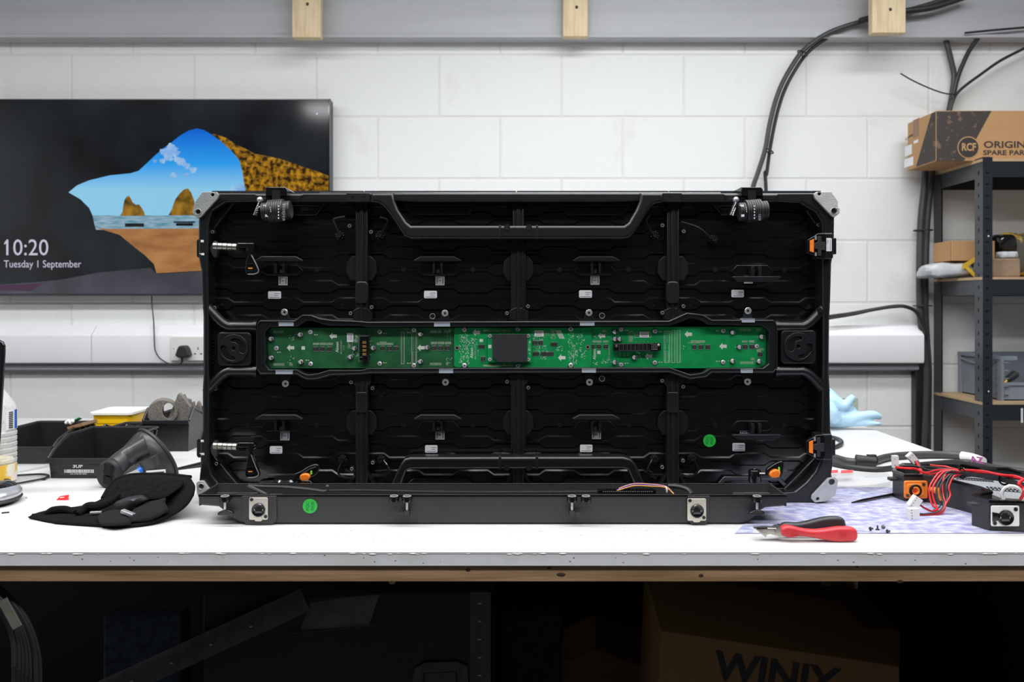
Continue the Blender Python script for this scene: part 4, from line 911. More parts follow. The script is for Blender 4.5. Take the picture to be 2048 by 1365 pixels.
def g_cap():
    b = mb('ink'); b.box((-4.4*KB, -0.0015, -4.4*KB), (4.4*KB, 0, 4.4*KB)); b.mat('cap_top'); b.lathe((0, -0.0015, 0), (0, -1, 0), [(4.4*KB, 0), (4.4*KB, 0.0045), (3.8*KB, 0.005), (0.0001, 0.005)], 20)
    b.mat('ink'); n = 12; r = 4.0*KB; q = [Vector((r*math.cos(-PI/2+PI*i/n), -0.00655, r*math.sin(-PI/2+PI*i/n))) for i in range(n+1)]; q = [Vector((max(v.x, 0.3*r), v.y, v.z)) for v in q]
    b.add(q, [tuple(range(n+1))]); b.mat('silk'); b.box((-0.006, -0.0003, -0.0004), (-0.0048, 0, 0.0004)); return b
def g_scr():
    b = mb('ink'); b.cyl((0, -0.0006, 0), (0, 0, 0), 5.2*KB, 20); b.mat('cap_top'); b.lathe((0, -0.0006, 0), (0, -1, 0), [(4.6*KB, 0), (4.6*KB, 0.0008), (3.4*KB, 0.0016), (0.0001, 0.0017)], 20)
    b.mat('dark_steel'); b.box((-0.0013, -0.0026, -0.0003), (0.0013, -0.0022, 0.0003), R=Matrix.Rotation(0.5, 3, 'Y')); b.box((-0.0013, -0.0026, -0.0003), (0.0013, -0.0022, 0.0003), R=Matrix.Rotation(0.5+PI/2, 3, 'Y')); return b
def g_chip():
    b = mb('silver'); b.box((-4.2*KB, -0.0008, 3.0*KB), (4.2*KB, 0, 5.2*KB)); b.box((-4.2*KB, -0.0008, -5.2*KB), (4.2*KB, 0, -3.0*KB)); b.mat('chip_black'); b.box((-4.2*KB, -0.0016, -3.3*KB), (4.2*KB, 0, 3.3*KB))
    b.mat('ink_grey'); b.box((-0.0012, -0.0017, -0.0003), (0.0012, -0.0016, 0.0003)); return b
def g_soic():
    b = mb('silver')
    for i in range(4):
        for s in (-1, 1): b.box(((-5+i*3)*KB, -0.0006, (3.8*s-1.2)*KB), ((-3.6+i*3)*KB, 0, (3.8*s+1.2)*KB))
    b.mat('chip_black'); b.box((-6*KB, -0.0014, -3*KB), (6*KB, 0, 3*KB)); return b
def cap(x, y, p, d): return comp('cap', x, y, p, d, g_cap, 'capacitor')
def scr(x, y, p, d): return comp('scr', x, y, p, d, g_scr, 'board_screw')
def chp(x, y, p, d): return comp('chip', x, y, p, d, g_chip, 'transistor')
def soic(x, y, p, d): return comp('soic', x, y, p, d, g_soic, 'chip')
d1 = PD; d2 = PD-0.004
for x, y in ((544,678),(602,669.5),(544,716),(603,724),(710,697),(702,714),(747,696),(841.5,668.5),(855,695),(841.5,723.5)): cap(x, y, pb1, d1)
for x, y in ((1229,664),(1229.5,678.5),(1239,678.5),(1229,725),(1268,715),(1464,665),(1478,694.5),(1522,674),(1464,722.5),(1517,723)): cap(x, y, pb3, d1)
for x, y in ((553,697),(621,664.5),(621.5,728.5),(759.5,664),(759.5,728),(828,660.5),(828,731.5)): scr(x, y, pb1, d1)
for x, y in ((1242,659),(1242,730),(1310,662.5),(1309.5,726),(1446.5,661.5),(1446,725),(1513.5,693)): scr(x, y, pb3, d1)
for x, y in ((929,659.5),(929,731.5),(1035.5,659.5),(1036,732),(1141.5,658.5),(1141.5,731),(980,672.5),(1057,672.5),(980,719.5),(1057,719.5)): scr(x, y, pb2, d2)
for x, y in ((914,696.5),(1175.5,695)):
    b = mb('silver'); b.torus(V(x, y, d2-0.0004), (0, 1, 0), 3.6*KB, 0.0009, n=20, m=6); b.mat('black_deep'); b.cyl(V(x, y, d2-0.0004), V(x, y, d2), 3*KB, 14); b.build('board_hole', pb2)
for x, y in ((631.5,698.5),(645,698.5),(659,698.5),(765,697.5),(779,697.5),(792.5,697.5),(868,696.5),(881,696.5),(895,696.5)): chp(x, y, pb1, d1)
for x, y in ((1184.5,693.5),(1197.5,693.5),(1211.5,693.5),(1388,694.5),(1401.5,694.5),(1415.5,694.5),(1490,694),(1503.5,694),(1520,709.5)): chp(x, y, pb3, d1)
for x, y in ((966,718),(1070,686),(1081,686)): chp(x, y, pb2, d2)
for x, y in ((1072,708),(1088,708),(1101,708),(963,693.5),(1108,689)): soic(x, y, pb2, d2)
# arrows, white marks, silkscreen
def arrow(bb, x, y, d, s=1.0): bb.add([V(x+a*s, y+c*s, d-0.00012) for a, c in ((-7.5,0),(-1,-7),(-1,-3.3),(7.5,-3.3),(7.5,3.3),(-1,3.3),(-1,7))], [(0,1,2,3,4,5,6)])
b = mb('silk')
for x, y in ((581,696),(666,672.5),(842,696)): arrow(b, x, y, d1)
b.rect(603, 693, 610, 700, d1-0.0001); b.text('Absen', 8.5*KB, V(674.5, 694.5, d1-0.0001), right=(0, 0, 1), up=(-1, 0, 0), bold=0.0001)
b.text('HF 2 1 0 5 A 5 0 4 1', 4.2*KB, V(682.5, 694.5, d1-0.0001), right=(0, 0, 1), up=(-1, 0, 0), sx=0.8); b.text('1 1 U', 4*KB, V(687.5, 696, d1-0.0001), right=(0, 0, 1), up=(-1, 0, 0))
b.text('P/0', 5*KB, V(700, 692, d1-0.0001), right=(0, 0, 1), up=(-1, 0, 0)); b.build('white_marking', pb1, smooth=False)
b = mb('silk')
for x, y in ((1203,672),(1297,713),(1376.5,669),(1446,693)): arrow(b, x, y, d1)
b.rect(1194.5, 702, 1201, 708.5, d1-0.0001); b.text('Absen', 8.5*KB, V(1189, 709, d1-0.0001), right=(0, 0, 1), up=(-1, 0, 0), bold=0.0001)
b.text('HF 2 1 0 6 A 5 0 1 1', 4.2*KB, V(1218.5, 707, d1-0.0001), right=(0, 0, 1), up=(-1, 0, 0), sx=0.8); b.text('P/O', 5*KB, V(1273.5, 670.5, d1-0.0001)); b.build('white_marking', pb3, smooth=False)
b = mb('silk'); arrow(b, 952.5, 665.5, d2); arrow(b, 1123.5, 716, d2); b.rect(959, 678.5, 966, 684.5, d2-0.0001)
b.text('Absen', 8.5*KB, V(943.5, 706, d2-0.0001), right=(0, 0, 1), up=(-1, 0, 0), bold=0.0001); b.text('HF 2 1 0 4 C V 2 1', 4.2*KB, V(951, 706, d2-0.0001), right=(0, 0, 1), up=(-1, 0, 0), sx=0.8)
b.text('1 1 1 8', 4*KB, V(956, 706, d2-0.0001), right=(0, 0, 1), up=(-1, 0, 0)); b.text('P/O', 5*KB, V(1093, 667.5, d2-0.0001)); b.build('white_marking', pb2, smooth=False)
rnd = random.Random(11)
def comb(bb, x0, x1, y0, y1, d, step=1.7, w=0.9):
    x = x0
    while x < x1: bb.rect(x, y0, x+w, y1, d-0.0001); x += step
def outline(bb, x0, y0, x1, y1, d, w=0.45):
    bb.rect(x0, y0, x1, y0+w, d); bb.rect(x0, y1-w, x1, y1, d); bb.rect(x0, y0, x0+w, y1, d); bb.rect(x1-w, y0, x1, y1, d)
def pads(bb, x0, y0, x1, y1, nx, ny, d, w=1.2, h=1.2):
    for i in range(nx):
        for j in range(ny):
            x = x0+(x1-x0)*(i/(nx-1) if nx > 1 else 0.5); y = y0+(y1-y0)*j/(ny-1); bb.rect(x-w/2, y-h/2, x+w/2, y+h/2, d-0.0001)
def speck(bb, x0, y0, x1, y1, n, d):
    for i in range(n):
        x = rnd.uniform(x0, x1); y = rnd.uniform(y0, y1)
        w, h = rnd.choice(((1.6, 0.8), (0.8, 1.8), (1.2, 1.2), (2.4, 0.7), (0.7, 2.6))); bb.rect(x, y, x+w, y+h, d-0.0001-0.00002*(i % 3))
b = mb('silk_half')
for x0, x1, y in ((547,561,662),(562,567,662),(547,569,727),(579,585,727),(861,874,661.5),(876,882,661.5),(860,872,726),(873,882,726),(889,894,661),(892,896,726)): comb(b, x0, x1, y, y+5, d1)
for x in (626, 640, 653.5, 862, 876, 890): comb(b, x, x+12, 686 if x < 800 else 684, 690.5 if x < 800 else 689, d1, 1.4, 0.9)
comb(b, 754, 786, 686, 690.5, d1, 1.5, 0.9); comb(b, 760, 772, 683.5, 686, d1); b.rect(697, 684, 697.5, 697, d1-0.0001); outline(b, 695.5, 683.5, 704.5, 697.5, d1-0.0001); outline(b, 707, 669, 715, 686, d1-0.0001)
b.mat('silk'); outline(b, 802, 664.5, 809, 728.5, d1-0.0001); pads(b, 804, 667, 807.5, 727, 2, 22, d1, 0.8, 0.9); outline(b, 823, 664.5, 833.5, 727.5, d1-0.0001); pads(b, 826, 667, 831, 700, 2, 13, d1, 0.9, 0.9); pads(b, 825.5, 704, 831.5, 726, 2, 9, d1, 2.6, 0.8)
for x, y in ((769,667),(769,726),(817,665.5),(817,727),(631,670),(614,721),(557,705)): b.rect(x-2.5, y-1, x-0.5, y+1, d1-0.0001); b.mat('gold'); b.rect(x+0.2, y-1, x+2, y+1, d1-0.0001); b.mat('silk'); b.rect(x+2.6, y-1, x+4.2, y+1, d1-0.0001)
speck(b, 576, 668, 592, 682, 14, d1); speck(b, 570, 712, 592, 726, 8, d1); speck(b, 893, 660, 902, 672, 12, d1); speck(b, 892, 714, 905, 726, 10, d1); speck(b, 738, 680, 743, 712, 8, d1); speck(b, 703, 703, 716, 713, 14, d1); speck(b, 708, 670, 714, 685, 22, d1)
outline(b, 717, 670.5, 739.5, 723, d1-0.0001, 0.35)
b.build('silkscreen', pb1, smooth=False)
b = mb('silk_half')
for x0, x1, y in ((1204,1213,660),(1480,1493,657.5),(1495,1501,657.5),(1512,1523,657.5),(1480,1494,723.5),(1495,1507,723.5),(1502,1508,716),(1513,1527,697)): comb(b, x0, x1, y, y+5, d1)
for x in (1184, 1192, 1206, 1484, 1498): comb(b, x, x+11, 681.5, 685.5, d1, 1.4, 0.9)
comb(b, 1382, 1410, 681, 686, d1, 1.5, 0.9); comb(b, 1376, 1400, 685, 687, d1)
b.mat('silk'); outline(b, 1328, 662.5, 1339.5, 726, d1-0.0001); pads(b, 1330, 665, 1337.5, 686, 4, 8, d1, 0.9, 0.8); pads(b, 1331, 690, 1337, 698, 2, 4, d1); pads(b, 1331, 703, 1337, 724, 2, 9, d1, 3, 0.8)
outline(b, 1342.5, 661, 1350.5, 726, d1-0.0001); pads(b, 1344.5, 664, 1348.5, 724, 2, 22, d1, 0.8, 0.9); outline(b, 1353.5, 661, 1361, 726, d1-0.0001); pads(b, 1355.5, 664, 1359, 724, 2, 24, d1, 0.8, 0.9)
outline(b, 1268.5, 666, 1302, 675.5, d1-0.0001); b.mat('silk_half'); outline(b, 1256.5, 662, 1266, 684, d1-0.0001); speck(b, 1257.5, 663, 1264, 682, 50, d1); b.mat('silk')
for x, y in ((1252,661),(1252,727),(1320,664),(1320,725),(1435,662),(1435,723),(1517,703)): b.rect(x-2.5, y-1, x-0.5, y+1, d1-0.0001); b.mat('gold'); b.rect(x+0.2, y-1, x+2, y+1, d1-0.0001); b.mat('silk'); b.rect(x+2.6, y-1, x+4.2, y+1, d1-0.0001)
for k in range(4): b.text('>+'[k % 2], 4*KB, V(1272+k*8, 684, d1-0.0001)); 
for k in range(3): b.text('OUT'+str(k), 3.2*KB, V(1240+k*8, 709, d1-0.0001), right=(0, 0, 1), up=(-1, 0, 0))
speck(b, 1203, 718, 1216, 728, 14, d1); speck(b, 1185, 665, 1193, 676, 8, d1); speck(b, 1273, 711, 1282, 718, 10, d1); speck(b, 1270, 704, 1279, 708, 6, d1); speck(b, 1366, 690, 1370, 698, 4, d1); speck(b, 1207, 660, 1215, 670, 6, d1); speck(b, 1185, 724, 1194, 729, 8, d1)
b.build('silkscreen', pb3, smooth=False)
b = mb('silk_half'); comb(b, 967, 1020, 660, 663.5, d2, 1.2, 0.9); comb(b, 967, 1026, 730, 733.5, d2, 1.2, 0.9); outline(b, 1065, 663, 1098, 671, d2-0.0001); outline(b, 1101, 659, 1111, 678, d2-0.0001)
speck(b, 1102, 660, 1109, 676, 46, d2); b.mat('silk')
speck(b, 918, 667, 936, 700, 75, d2); speck(b, 934, 676, 954, 692, 40, d2); speck(b, 917, 700, 938, 728, 60, d2); speck(b, 1064, 673, 1088, 682, 24, d2); speck(b, 1066, 690, 1092, 698, 18, d2); speck(b, 1066, 700, 1106, 704, 12, d2)
speck(b, 1080, 713, 1092, 718, 10, d2); speck(b, 1112, 690, 1126, 702, 16, d2); speck(b, 1136, 664, 1168, 700, 70, d2); speck(b, 1136, 700, 1155, 728, 60, d2); speck(b, 1160, 700, 1172, 720, 20, d2); speck(b, 996, 664, 1024, 667, 10, d2); speck(b, 1003, 724, 1035, 729, 16, d2)
for k in range(7): b.add([V(1111+k*1.6, 661, d2-0.0001), V(1112+k*1.6, 661, d2-0.0001), V(1120+k*1.6, 678, d2-0.0001), V(1119+k*1.6, 678, d2-0.0001)], [(0, 1, 2, 3)])
b.build('silkscreen', pb2, smooth=False)
# heatsink daughter card
dc = plate('daughter_card', rrect(976, 668.5, 1063, 725, 2), d2-0.006, 0.0016, 'pcb', pb2, bev=0.0001, res=0)
b = mb('heatsink'); add_plate(b, [(985,669),(1054,669),(1055,725),(993,725),(992,720),(985,718)], d2-0.011, 0.0055, bev=0.0006); b.build('heatsink', pb2)
b = mb('silk'); b.rect(976.5, 690, 983, 697, d2-0.0062); b.mat('cap_top')
for x, y in ((980,672.5),(1056.5,719.5),(980,719.5),(1056.5,672.5)): b.cyl(V(x, y, d2-0.0078), V(x, y, d2-0.006), 3.4*KB, 18)
b.mat('silk'); speck(b, 1056, 682, 1060.5, 712, 20, d2-0.006); b.mat('dark_steel')
for x, y in ((980,672.5),(1056.5,719.5),(980,719.5),(1056.5,672.5)): b.cyl(V(x, y, d2-0.0080), V(x, y, d2-0.0078), 1.4*KB, 10)
b.build('card_details', pb2)
# white paper labels
for (x0, y0, x1, y1, p, d, rot) in ((694,666.5,706.5,684.5,pb1,d1,True),(1069,661.5,1087.5,673.5,pb2,d2,False),(1279,664,1298,675.5,pb3,d1,False)):
    mb('label_white').pbox(x0, y0, x1, y1, d-0.0008, 0.0003).build('paper_label', p); b = mb('ink_grey')
    for k in range(3):
        if rot: b.rect(x0+3+k*3, y0+3, x0+4+k*3, y1-3, d-0.001)
        else: b.rect(x0+3, y0+2.5+k*3, x1-3, y0+3.4+k*3, d-0.001)
    b.build('label_print', p)
# connectors
b = mb('black_gloss'); add_plate(b, rrect(719, 672, 738, 722, 2), d1-0.012, 0.012, bev=0.0008); cn = b.build('power_connector', pb1)
b = mb('black_deep'); b.pbox(724, 681, 734, 713, d1-0.0124, 0.001); b.build('connector_slot', pb1)
b = mb('gold')
for k in range(4):
    for s in (0, 2.6): b.pbox(725, 683.5+k*7.8+s, 732, 685+k*7.8+s, d1-0.0136, 0.0015)
b.build('connector_pin', pb1)
b = mb('black_gloss'); b.torus(V(731, 717, d1-0.013), (0, 1, 0), 0.0040, 0.0012, n=18, m=6); b.mat('silver'); b.torus(V(731, 718, d1-0.0135), (0, 1, 0), 0.0044, 0.0005, n=14, m=5, a0=PI, a1=2*PI, u=(1, 0, 0)); b.pbox(720, 714.5, 725, 715.4, d1-0.013, 0.001); b.build('guide_ring', pb1)
b = mb('black_gloss'); add_plate(b, [(1227,689),(1237,688),(1322,687),(1322,702),(1312,703),(1237,703),(1227,702)], d1-0.012, 0.012, bev=0.0006); b.build('signal_connector', pb3)
b = mb('black_deep')
for k in range(8): b.pbox(1240.5+k*7.9, 690.5, 1244.5+k*7.9, 700.5, d1-0.0124, 0.001)
b.mat('rack_lit_and_grey')
for k in range(8): b.pbox(1238+k*7.9, 689, 1239+k*7.9, 702, d1-0.0125, 0.001); b.pbox(1240+k*7.9, 701, 1245+k*7.9, 701.8, d1-0.0125, 0.001)
b.mat('label_grey')
for i in range(4):
    for j in range(4): b.pbox(1303+i*3.2, 690+j*3, 1305+i*3.2, 690.6+j*3, d1-0.0125, 0.001)
b.build('connector_slot', pb3)
b = mb('rack_lit_and_grey'); b.ball(V(1233, 693, d1-0.012), 0.0024, sc=(1, 0.6, 1)); b.mat('nickel'); b.ball(V(1317.5, 690.5, d1-0.012), 0.0020, sc=(1, 0.6, 1)); b.build('guide_pin', pb3)
# ================================================================ FRONT COVER TRAY (lies in front of the cabinet)
ZR = TZ+0.043; YF = 1.174; YB = 1.246
t = thing('control_box_cover', (-0.027, 1.21, TZ), 'long black detached cover tray lying open on the bench in front of the cabinet', 'cover')
st = [(397, .030, .0270), (415, .0008, .0262), (436, 0, .0250), (447, 0, .0190), (455, 0, .0130), (466, 0, .0070), (480, 0, .0020), (492, 0, .0006), (1484, 0, .0006), (1496, 0, .0024), (1507, 0, .0080), (1514, 0, .0140), (1522, 0, .0195), (1533, 0, .0238), (1560, 0, .0252), (1574, 0, .0262)]
b = mb('black_tray'); rings = []
for x, q, z in st:
    X = V(x, 0, YF).x; z = TZ+z; w_ = 0.003; zi = min(z+w_, ZR-0.004)
    rings.append([Vector(p) for p in ((X, YF, ZR), (X, YF+0.0015, z+0.003), (X, YF+0.005, z), (X, YB-0.005, z), (X, YB-0.001, z+0.003), (X, YB, ZR), (X, YB-w_, ZR), (X, YB-w_-0.001, zi+0.001), (X, YB-w_-0.004, zi), (X, YF+w_+0.004, zi), (X, YF+w_+0.001, zi+0.001), (X, YF+w_, ZR))])
b.loft(rings); body = b.build('body', t, bevel=0.0008)
b = mb('black_tray'); xa = V(397, 0, YF).x; xb = V(1574, 0, YF).x
b.box((xa, YF+0.001, TZ+0.027), (xa+0.003, YB-0.001, ZR)); b.build('end_wall', t, bevel=0.0008)
mb('black_tray').box((xb-0.003, YF+0.001, TZ+0.0262), (xb, YB-0.001, ZR)).build('end_wall', t, bevel=0.0008)
mb('black_gloss').box((xa, YF-0.0015, ZR-0.0035), (xb, YF+0.003, ZR+0.0008)).build('rim', t, bevel=0.0007)
mb('black_gloss').box((xa, YB-0.003, ZR-0.003), (xb, YB+0.001, ZR+0.0008)).build('rim', t, bevel=0.0007)
mb('tray_inside').box((V(500, 0, YF).x, YF+0.006, TZ+0.0045), (V(1480, 0, YF).x, YB-0.006, TZ+0.0055)).build('lining', t)
b = mb('tray_inside')
for (x0, x1) in ((404, 490), (1490, 1566)): b.box((V(x0, 0, YF).x, YF+0.006, TZ+0.0305), (V(x1, 0, YF).x, YB-0.005, TZ+0.0312))
b.build('lining', t)
for (x0, x1) in ((483, 553), (1375, 1420)):
    b = mb('black_tray'); add_plate(b, [(x0, 992), (x1, 992), (x1, 1040), (x1-8, 1050), (x0+8, 1050), (x0, 1040)], YF-0.002, 0.004, bev=0.0015, res=3); b.build('connector_boss', body)
def rj45(parent, x, y, d, k=1.0, flip=False):
    P = lambda a, c: (x+a*k, y+c*k)
    b = mb('nickel' if not flip else 'white_plastic'); add_plate(b, rrect(x-19*k, y-22.5*k, x+18.5*k, y+22*k, 3*k) if not flip else rrect(x-28, y-21, x+28, y+20, 3), d-0.0022, 0.002, bev=0.0005); p = b.build('ethernet_socket', parent)
    b = mb('silver'); b.torus(V(*P(0, 2), d-0.0022), (0, 1, 0), 14.2*k*d/F, 0.0007, n=32, m=6, a0=-0.3, a1=PI+0.3, u=(1, 0, 0)); b.mat('black_gloss'); b.lathe(V(*P(0, 2), d-0.002), (0, -1, 0), [(13.2*k*d/F, 0), (13.2*k*d/F, 0.002), (12*k*d/F, 0.0026), (10.5*k*d/F, 0.0022), (0.0001, 0.0022)], 32)
    b.build('collar', p)
    b = mb('black_deep'); add_plate(b, [P(-8, -2), P(-4, -2), P(-4, -5), P(4, -5), P(4, -2), P(8, -2), P(8, 9), P(-8, 9)], d-0.0048, 0.0012, bev=0.0002)
    b.mat('label_grey'); b.pbox(*P(-8.5, 1), *P(-7.5, 4), d-0.0052, 0.0005); b.pbox(*P(7.5, 1), *P(8.5, 4), d-0.0052, 0.0005); b.mat('rack_lit_and_grey'); b.pbox(*P(-7, 5), *P(7, 8.5), d-0.0051, 0.0004); b.build('port', p)
    for (a, c) in ((-14, -18.5), (14, 15.5)) if not flip else ((18, -12), (-18, 12)):
        b = mb('dark_steel'); b.cyl(V(*P(a, c), d-0.0029), V(*P(a, c), d-0.0022), 3.6*k*d/F, 16); b.mat('black_deep'); b.pbox(*P(a-2.4, c-.5), *P(a+2.4, c+.5), d-0.0032, 0.0004); b.pbox(*P(a-.5, c-2.4), *P(a+.5, c+2.4), d-0.0032, 0.0004); b.build('socket_screw', p)
    b = mb('nickel' if not flip else 'black_gloss')
    if not flip: add_plate(b, rrect(x-8*k, y+16*k, x+7*k, y+25*k, 3.5*k), d-0.0034, 0.002, bev=0.0005)
    else: add_plate(b, [P(-22, -7), P(-11, -5), P(-11, 7), P(-22, 9)], d-0.0034, 0.002, bev=0.0004)
    b.build('release_tab', p)
rj45(t, 517, 1018.5, YF-0.002); rj45(t, 1394, 1020.5, YF-0.002)
o = mb('green_sticker').cyl(V(620, 1013, YF-0.0006), V(620, 1013, YF+0.001), 14.6*YF/F, 36).build('round_sticker', body)
b = mb('green_ink'); b.text('FQC', 9*YF/F, V(615.5, 1013, YF-0.0007), right=(0, 0, 1), up=(-1, 0, 0)); b.text('PASS', 9*YF/F, V(625.5, 1013, YF-0.0007), right=(0, 0, 1), up=(-1, 0, 0), sx=0.95); b.build('sticker_text', body)
for x, shaft in ((450, 1), (788, 0), (814, 1), (1144, 1), (1172, 0), (1514, 1)):
    d = YF-0.008; zt = V(x, 992.5, d).z; X = V(x, 0, d).x
    b = mb('black_gloss'); b.lathe((X, d, zt-0.009), (0, 0, 1), [(0.0045, 0), (0.0072, 0.001), (0.0075, 0.0072), (0.0068, 0.0086), (0.0001, 0.0086)], 24); b.box((X-0.005, d, zt-0.0075), (X+0.005, YF+0.001, zt-0.001))
    b.mat('label_grey'); b.torus((X, d, zt-0.0002), (0, 0, 1), 0.0052, 0.0007, n=20, m=5); kn = b.build('thumbscrew', t)
    if shaft:
        zb = V(x, 1024, d).z; mb('silver').cyl((X, d, zb), (X, d, zt-0.008), 0.0018, 12).build('shaft', kn)
        b = mb('black_gloss')
        if x in (450, 1514): add_plate(b, smooth_loop([(x-15, 1027), (x-8, 1023), (x, 1020), (x+8, 1022), (x+15, 1025), (x+15, 1031), (x, 1032), (x-14, 1032)], 2), d-0.003, 0.006, bev=0.0015)
        else:
            b.cyl((X, d, zb-0.004), (X, d, zb+0.002), 0.0045, 14); s = -1 if x < 1000 else 1
            b.box((min(X, X+s*0.012), d-0.0015, zb-0.004), (max(X, X+s*0.012), d+0.0015, zb))
        b.build('wing', kn)
b = mb('cable_grey'); b.tube([V(497,973,1.225), V(505,977,1.22), V(520,984,1.215), V(535,992,1.21)], 0.0028, n=8); b.build('inner_cable', t)
b = mb('cable_grey'); b.tube([V(500,972,1.225), V(530,974,1.225), V(570,975,1.22), V(615,979,1.22), V(650,983,1.22), V(657,976,1.22)], 0.0022, n=8); b.ball(V(655, 974, 1.22), 0.003); b.build('inner_cable', t)
b = mb('cable'); b.tube([V(657,982,1.22), V(740,982,1.22), V(900,985,1.215), V(1100,985,1.21), V(1200,984,1.21)], 0.0018, n=7); b.build('inner_cable', t)
b = mb('cable'); b.tube([V(1336,972,1.225), V(1358,974,1.222), V(1376,980,1.215), V(1384,990,1.205)], 0.0035, n=9); b.build('inner_cable', t)
b = mb('black_gloss'); b.pbox(1196, 982, 1312, 989, 1.20, 0.012); hd = b.build('terminal_strip', t)
b = mb('label_grey')
for k in range(24): b.pbox(1206+k*4.2, 983.5, 1208+k*4.2, 984.6, 1.1997, 0.0005)
b.build('terminal_marks', hd)
b = mb('black_gloss')
for k in range(13): b.pbox(1212+k*7.4, 978.5, 1216+k*7.4, 983, 1.206, 0.004)
b.build('terminal_pin', hd)
for m_, dy, dd in (('blue_wire', 0, 0), ('pink_wire', -2.4, .004), ('orange_wire', 1.6, -.003)):
    b = mb(m_); b.tube([V(1232, 982+dy*.5, 1.205+dd), V(1248, 976+dy, 1.207+dd), V(1270, 970.5+dy, 1.21+dd), V(1300, 971.5+dy, 1.21+dd), V(1328, 974+dy*.6, 1.207+dd), V(1340, 981+dy*.4, 1.203), V(1349, 990, 1.2+dd)], 0.0008, n=6); b.build('wire', t)
b = mb('white_plastic'); b.torus(V(1333, 980, 1.205), (1, 0, 0.2), 0.0045, 0.0009, n=16, m=5); b.build('wire_tie', t)
# ================================================================ SECOND COVER TRAY (right)
ZC = 0.043
tp = [(1785,941.5),(1808,950),(1846,950.5),(1862,953),(1912,963.5),(1958,975),(1978,983.5),(1960,986),(1943,991.5),(1978,1001),(2048,1004),(2150,1004),(2120,950),(2045,945),(2015,936),(1961,936),(1921,928.5),(1805,927.5)]
W2 = [T(x, y, ZC) for x, y in tp]; base = TZ+0.003
t = thing('connector_tray', (0.62, 1.26, TZ), 'black open tray with orange power socket and tangled red wires at the right', 'cover')
o2 = [(p.x, p.y) for p in W2]; i2 = offset_poly(o2, 0.0035); n = len(o2); b = mb('black_tray')
def shell(bb, oo_, ii_, za, zb_):
    n = len(oo_); vs = [(x, y, za) for x, y in oo_]+[(x, y, za) for x, y in ii_]+[(x, y, zb_) for x, y in oo_]+[(x, y, zb_) for x, y in ii_]; fs = []
    for i in range(n):
        k = (i+1) % n; fs += [(i, k, 2*n+k, 2*n+i), (n+k, n+i, 3*n+i, 3*n+k), (2*n+i, 2*n+k, 3*n+k, 3*n+i), (k, i, n+i, n+k)]
    bb.add(vs, fs)
shell(b, o2, i2, TZ, TZ+ZC); wl = b.build('body', t, bevel=0.0008)
b = mb('black_gloss'); shell(b, offset_poly(o2, -0.0012), offset_poly(o2, 0.0045), TZ+ZC-0.003, TZ+ZC+0.001); b.build('rim', t, bevel=0.0006)
b = mb('black_deep'); b.add([(x, y, TZ+0.004) for x, y in i2], [tuple(range(n))]); b.build('floor_panel', t, smooth=False)
for (x, y, d) in ((1788, 960, 1.325), (1950, 1011, 1.133)):
    mb('black_tray').pbox(x-7, y-3, x+8, y+3, d, 0.012).build('hook', t, bevel=0.0006)
b = mb('module_grey'); g = [T(1905, 957, .030), T(1960, 953, .030), T(2105, 968, .030), T(2110, 1003, .030), T(2000, 996, .030)]; b.add(g+[p-Vector((0, 0, .012)) for p in g], [(0, 1, 2, 3, 4), (0, 1, 6, 5), (1, 2, 7, 6), (2, 3, 8, 7), (3, 4, 9, 8), (4, 0, 5, 9)])
gp = b.build('power_module', t, smooth=False); b = mb('rack')
for r, (xa, ya, xc, yc, nn) in enumerate(((1912,955,1990,961,15),(1915,958.5,1990,964,13),(1975,975,2100,985,16),(1978,979,2100,989,15))):
    for k in range(nn):
        p = T(xa+(xc-xa)*k/nn, ya+(yc-ya)*k/nn, .0303); b.box((-.0016, -.0050, 0), (.0016, .0050, .0002), R=rz(-0.35), o=p)
        if r > 1: b.box((-.0019, -.0012, 0), (.0019, .0012, .0002), R=rz(-0.35), o=p+Vector((0, -.007, 0)))
b.build('vent_slots', gp)
b = mb('orange'); D = 1.2985; add_plate(b, rrect(1810, 963, 1856, 998, 3.5), D, 0.005, bev=0.001, res=3); add_plate(b, [(1818,969),(1844,969),(1849,974),(1849,990),(1844,994),(1818,994),(1814,989),(1814,973)], D-0.002, 0.004, bev=0.001); ps = b.build('power_socket', t)
b = mb('black_deep'); b.torus(V(1831, 982, D-0.0022), (0, 1, 0), 0.0078, 0.0022, n=32, m=8); b.mat('orange'); b.torus(V(1831, 982, D-0.003), (0, 1, 0), 0.0052, 0.0016, n=24, m=8, a0=0.6, a1=5.2, u=(-1, 0, 0.3)); b.mat('red_foil'); b.cyl(V(1830, 983, D-0.003), V(1830, 983, D), 0.0026, 12); b.build('socket_ring', ps)
for x, y in ((1848, 970), (1816, 992)): mb('dark_steel').cyl(V(x, y, D-0.003), V(x, y, D-0.001), 0.0024, 12).build('socket_screw', ps)
b = mb('orange'); b.tube([V(1858,976,D-0.002), V(1866,981,D-0.006), V(1874,982,D-0.01), V(1882,990,D-0.012), V(1884,1002,D-0.014)], [0.003, 0.004, 0.006, 0.0065, 0.004], n=10); b.build('socket_clip', ps)
rj45(t, 2011, 1033.5, 1.1330, 1.16, True)
Z6 = lambda x, y, d: V(x/6.826+1760, y/6.826+880, d)
def wire(m_, pts, r=0.0011): return mb(m_).tube([Z6(*p) for p in pts], r*1.3, n=7).build('wire', t)
wire('red_wire', [(215,370,1.34),(330,385,1.33),(480,395,1.31),(620,450,1.29),(760,420,1.28),(870,410,1.27),(1000,420,1.265),(1110,430,1.26)])
wire('red_wire', [(215,385,1.34),(330,395,1.325),(500,410,1.31),(650,470,1.29),(800,450,1.28),(930,420,1.27),(1110,440,1.26)])
wire('cable', [(260,360,1.34),(420,355,1.335),(560,380,1.32),(700,420,1.30),(820,400,1.28),(950,430,1.27),(1110,450,1.26)])
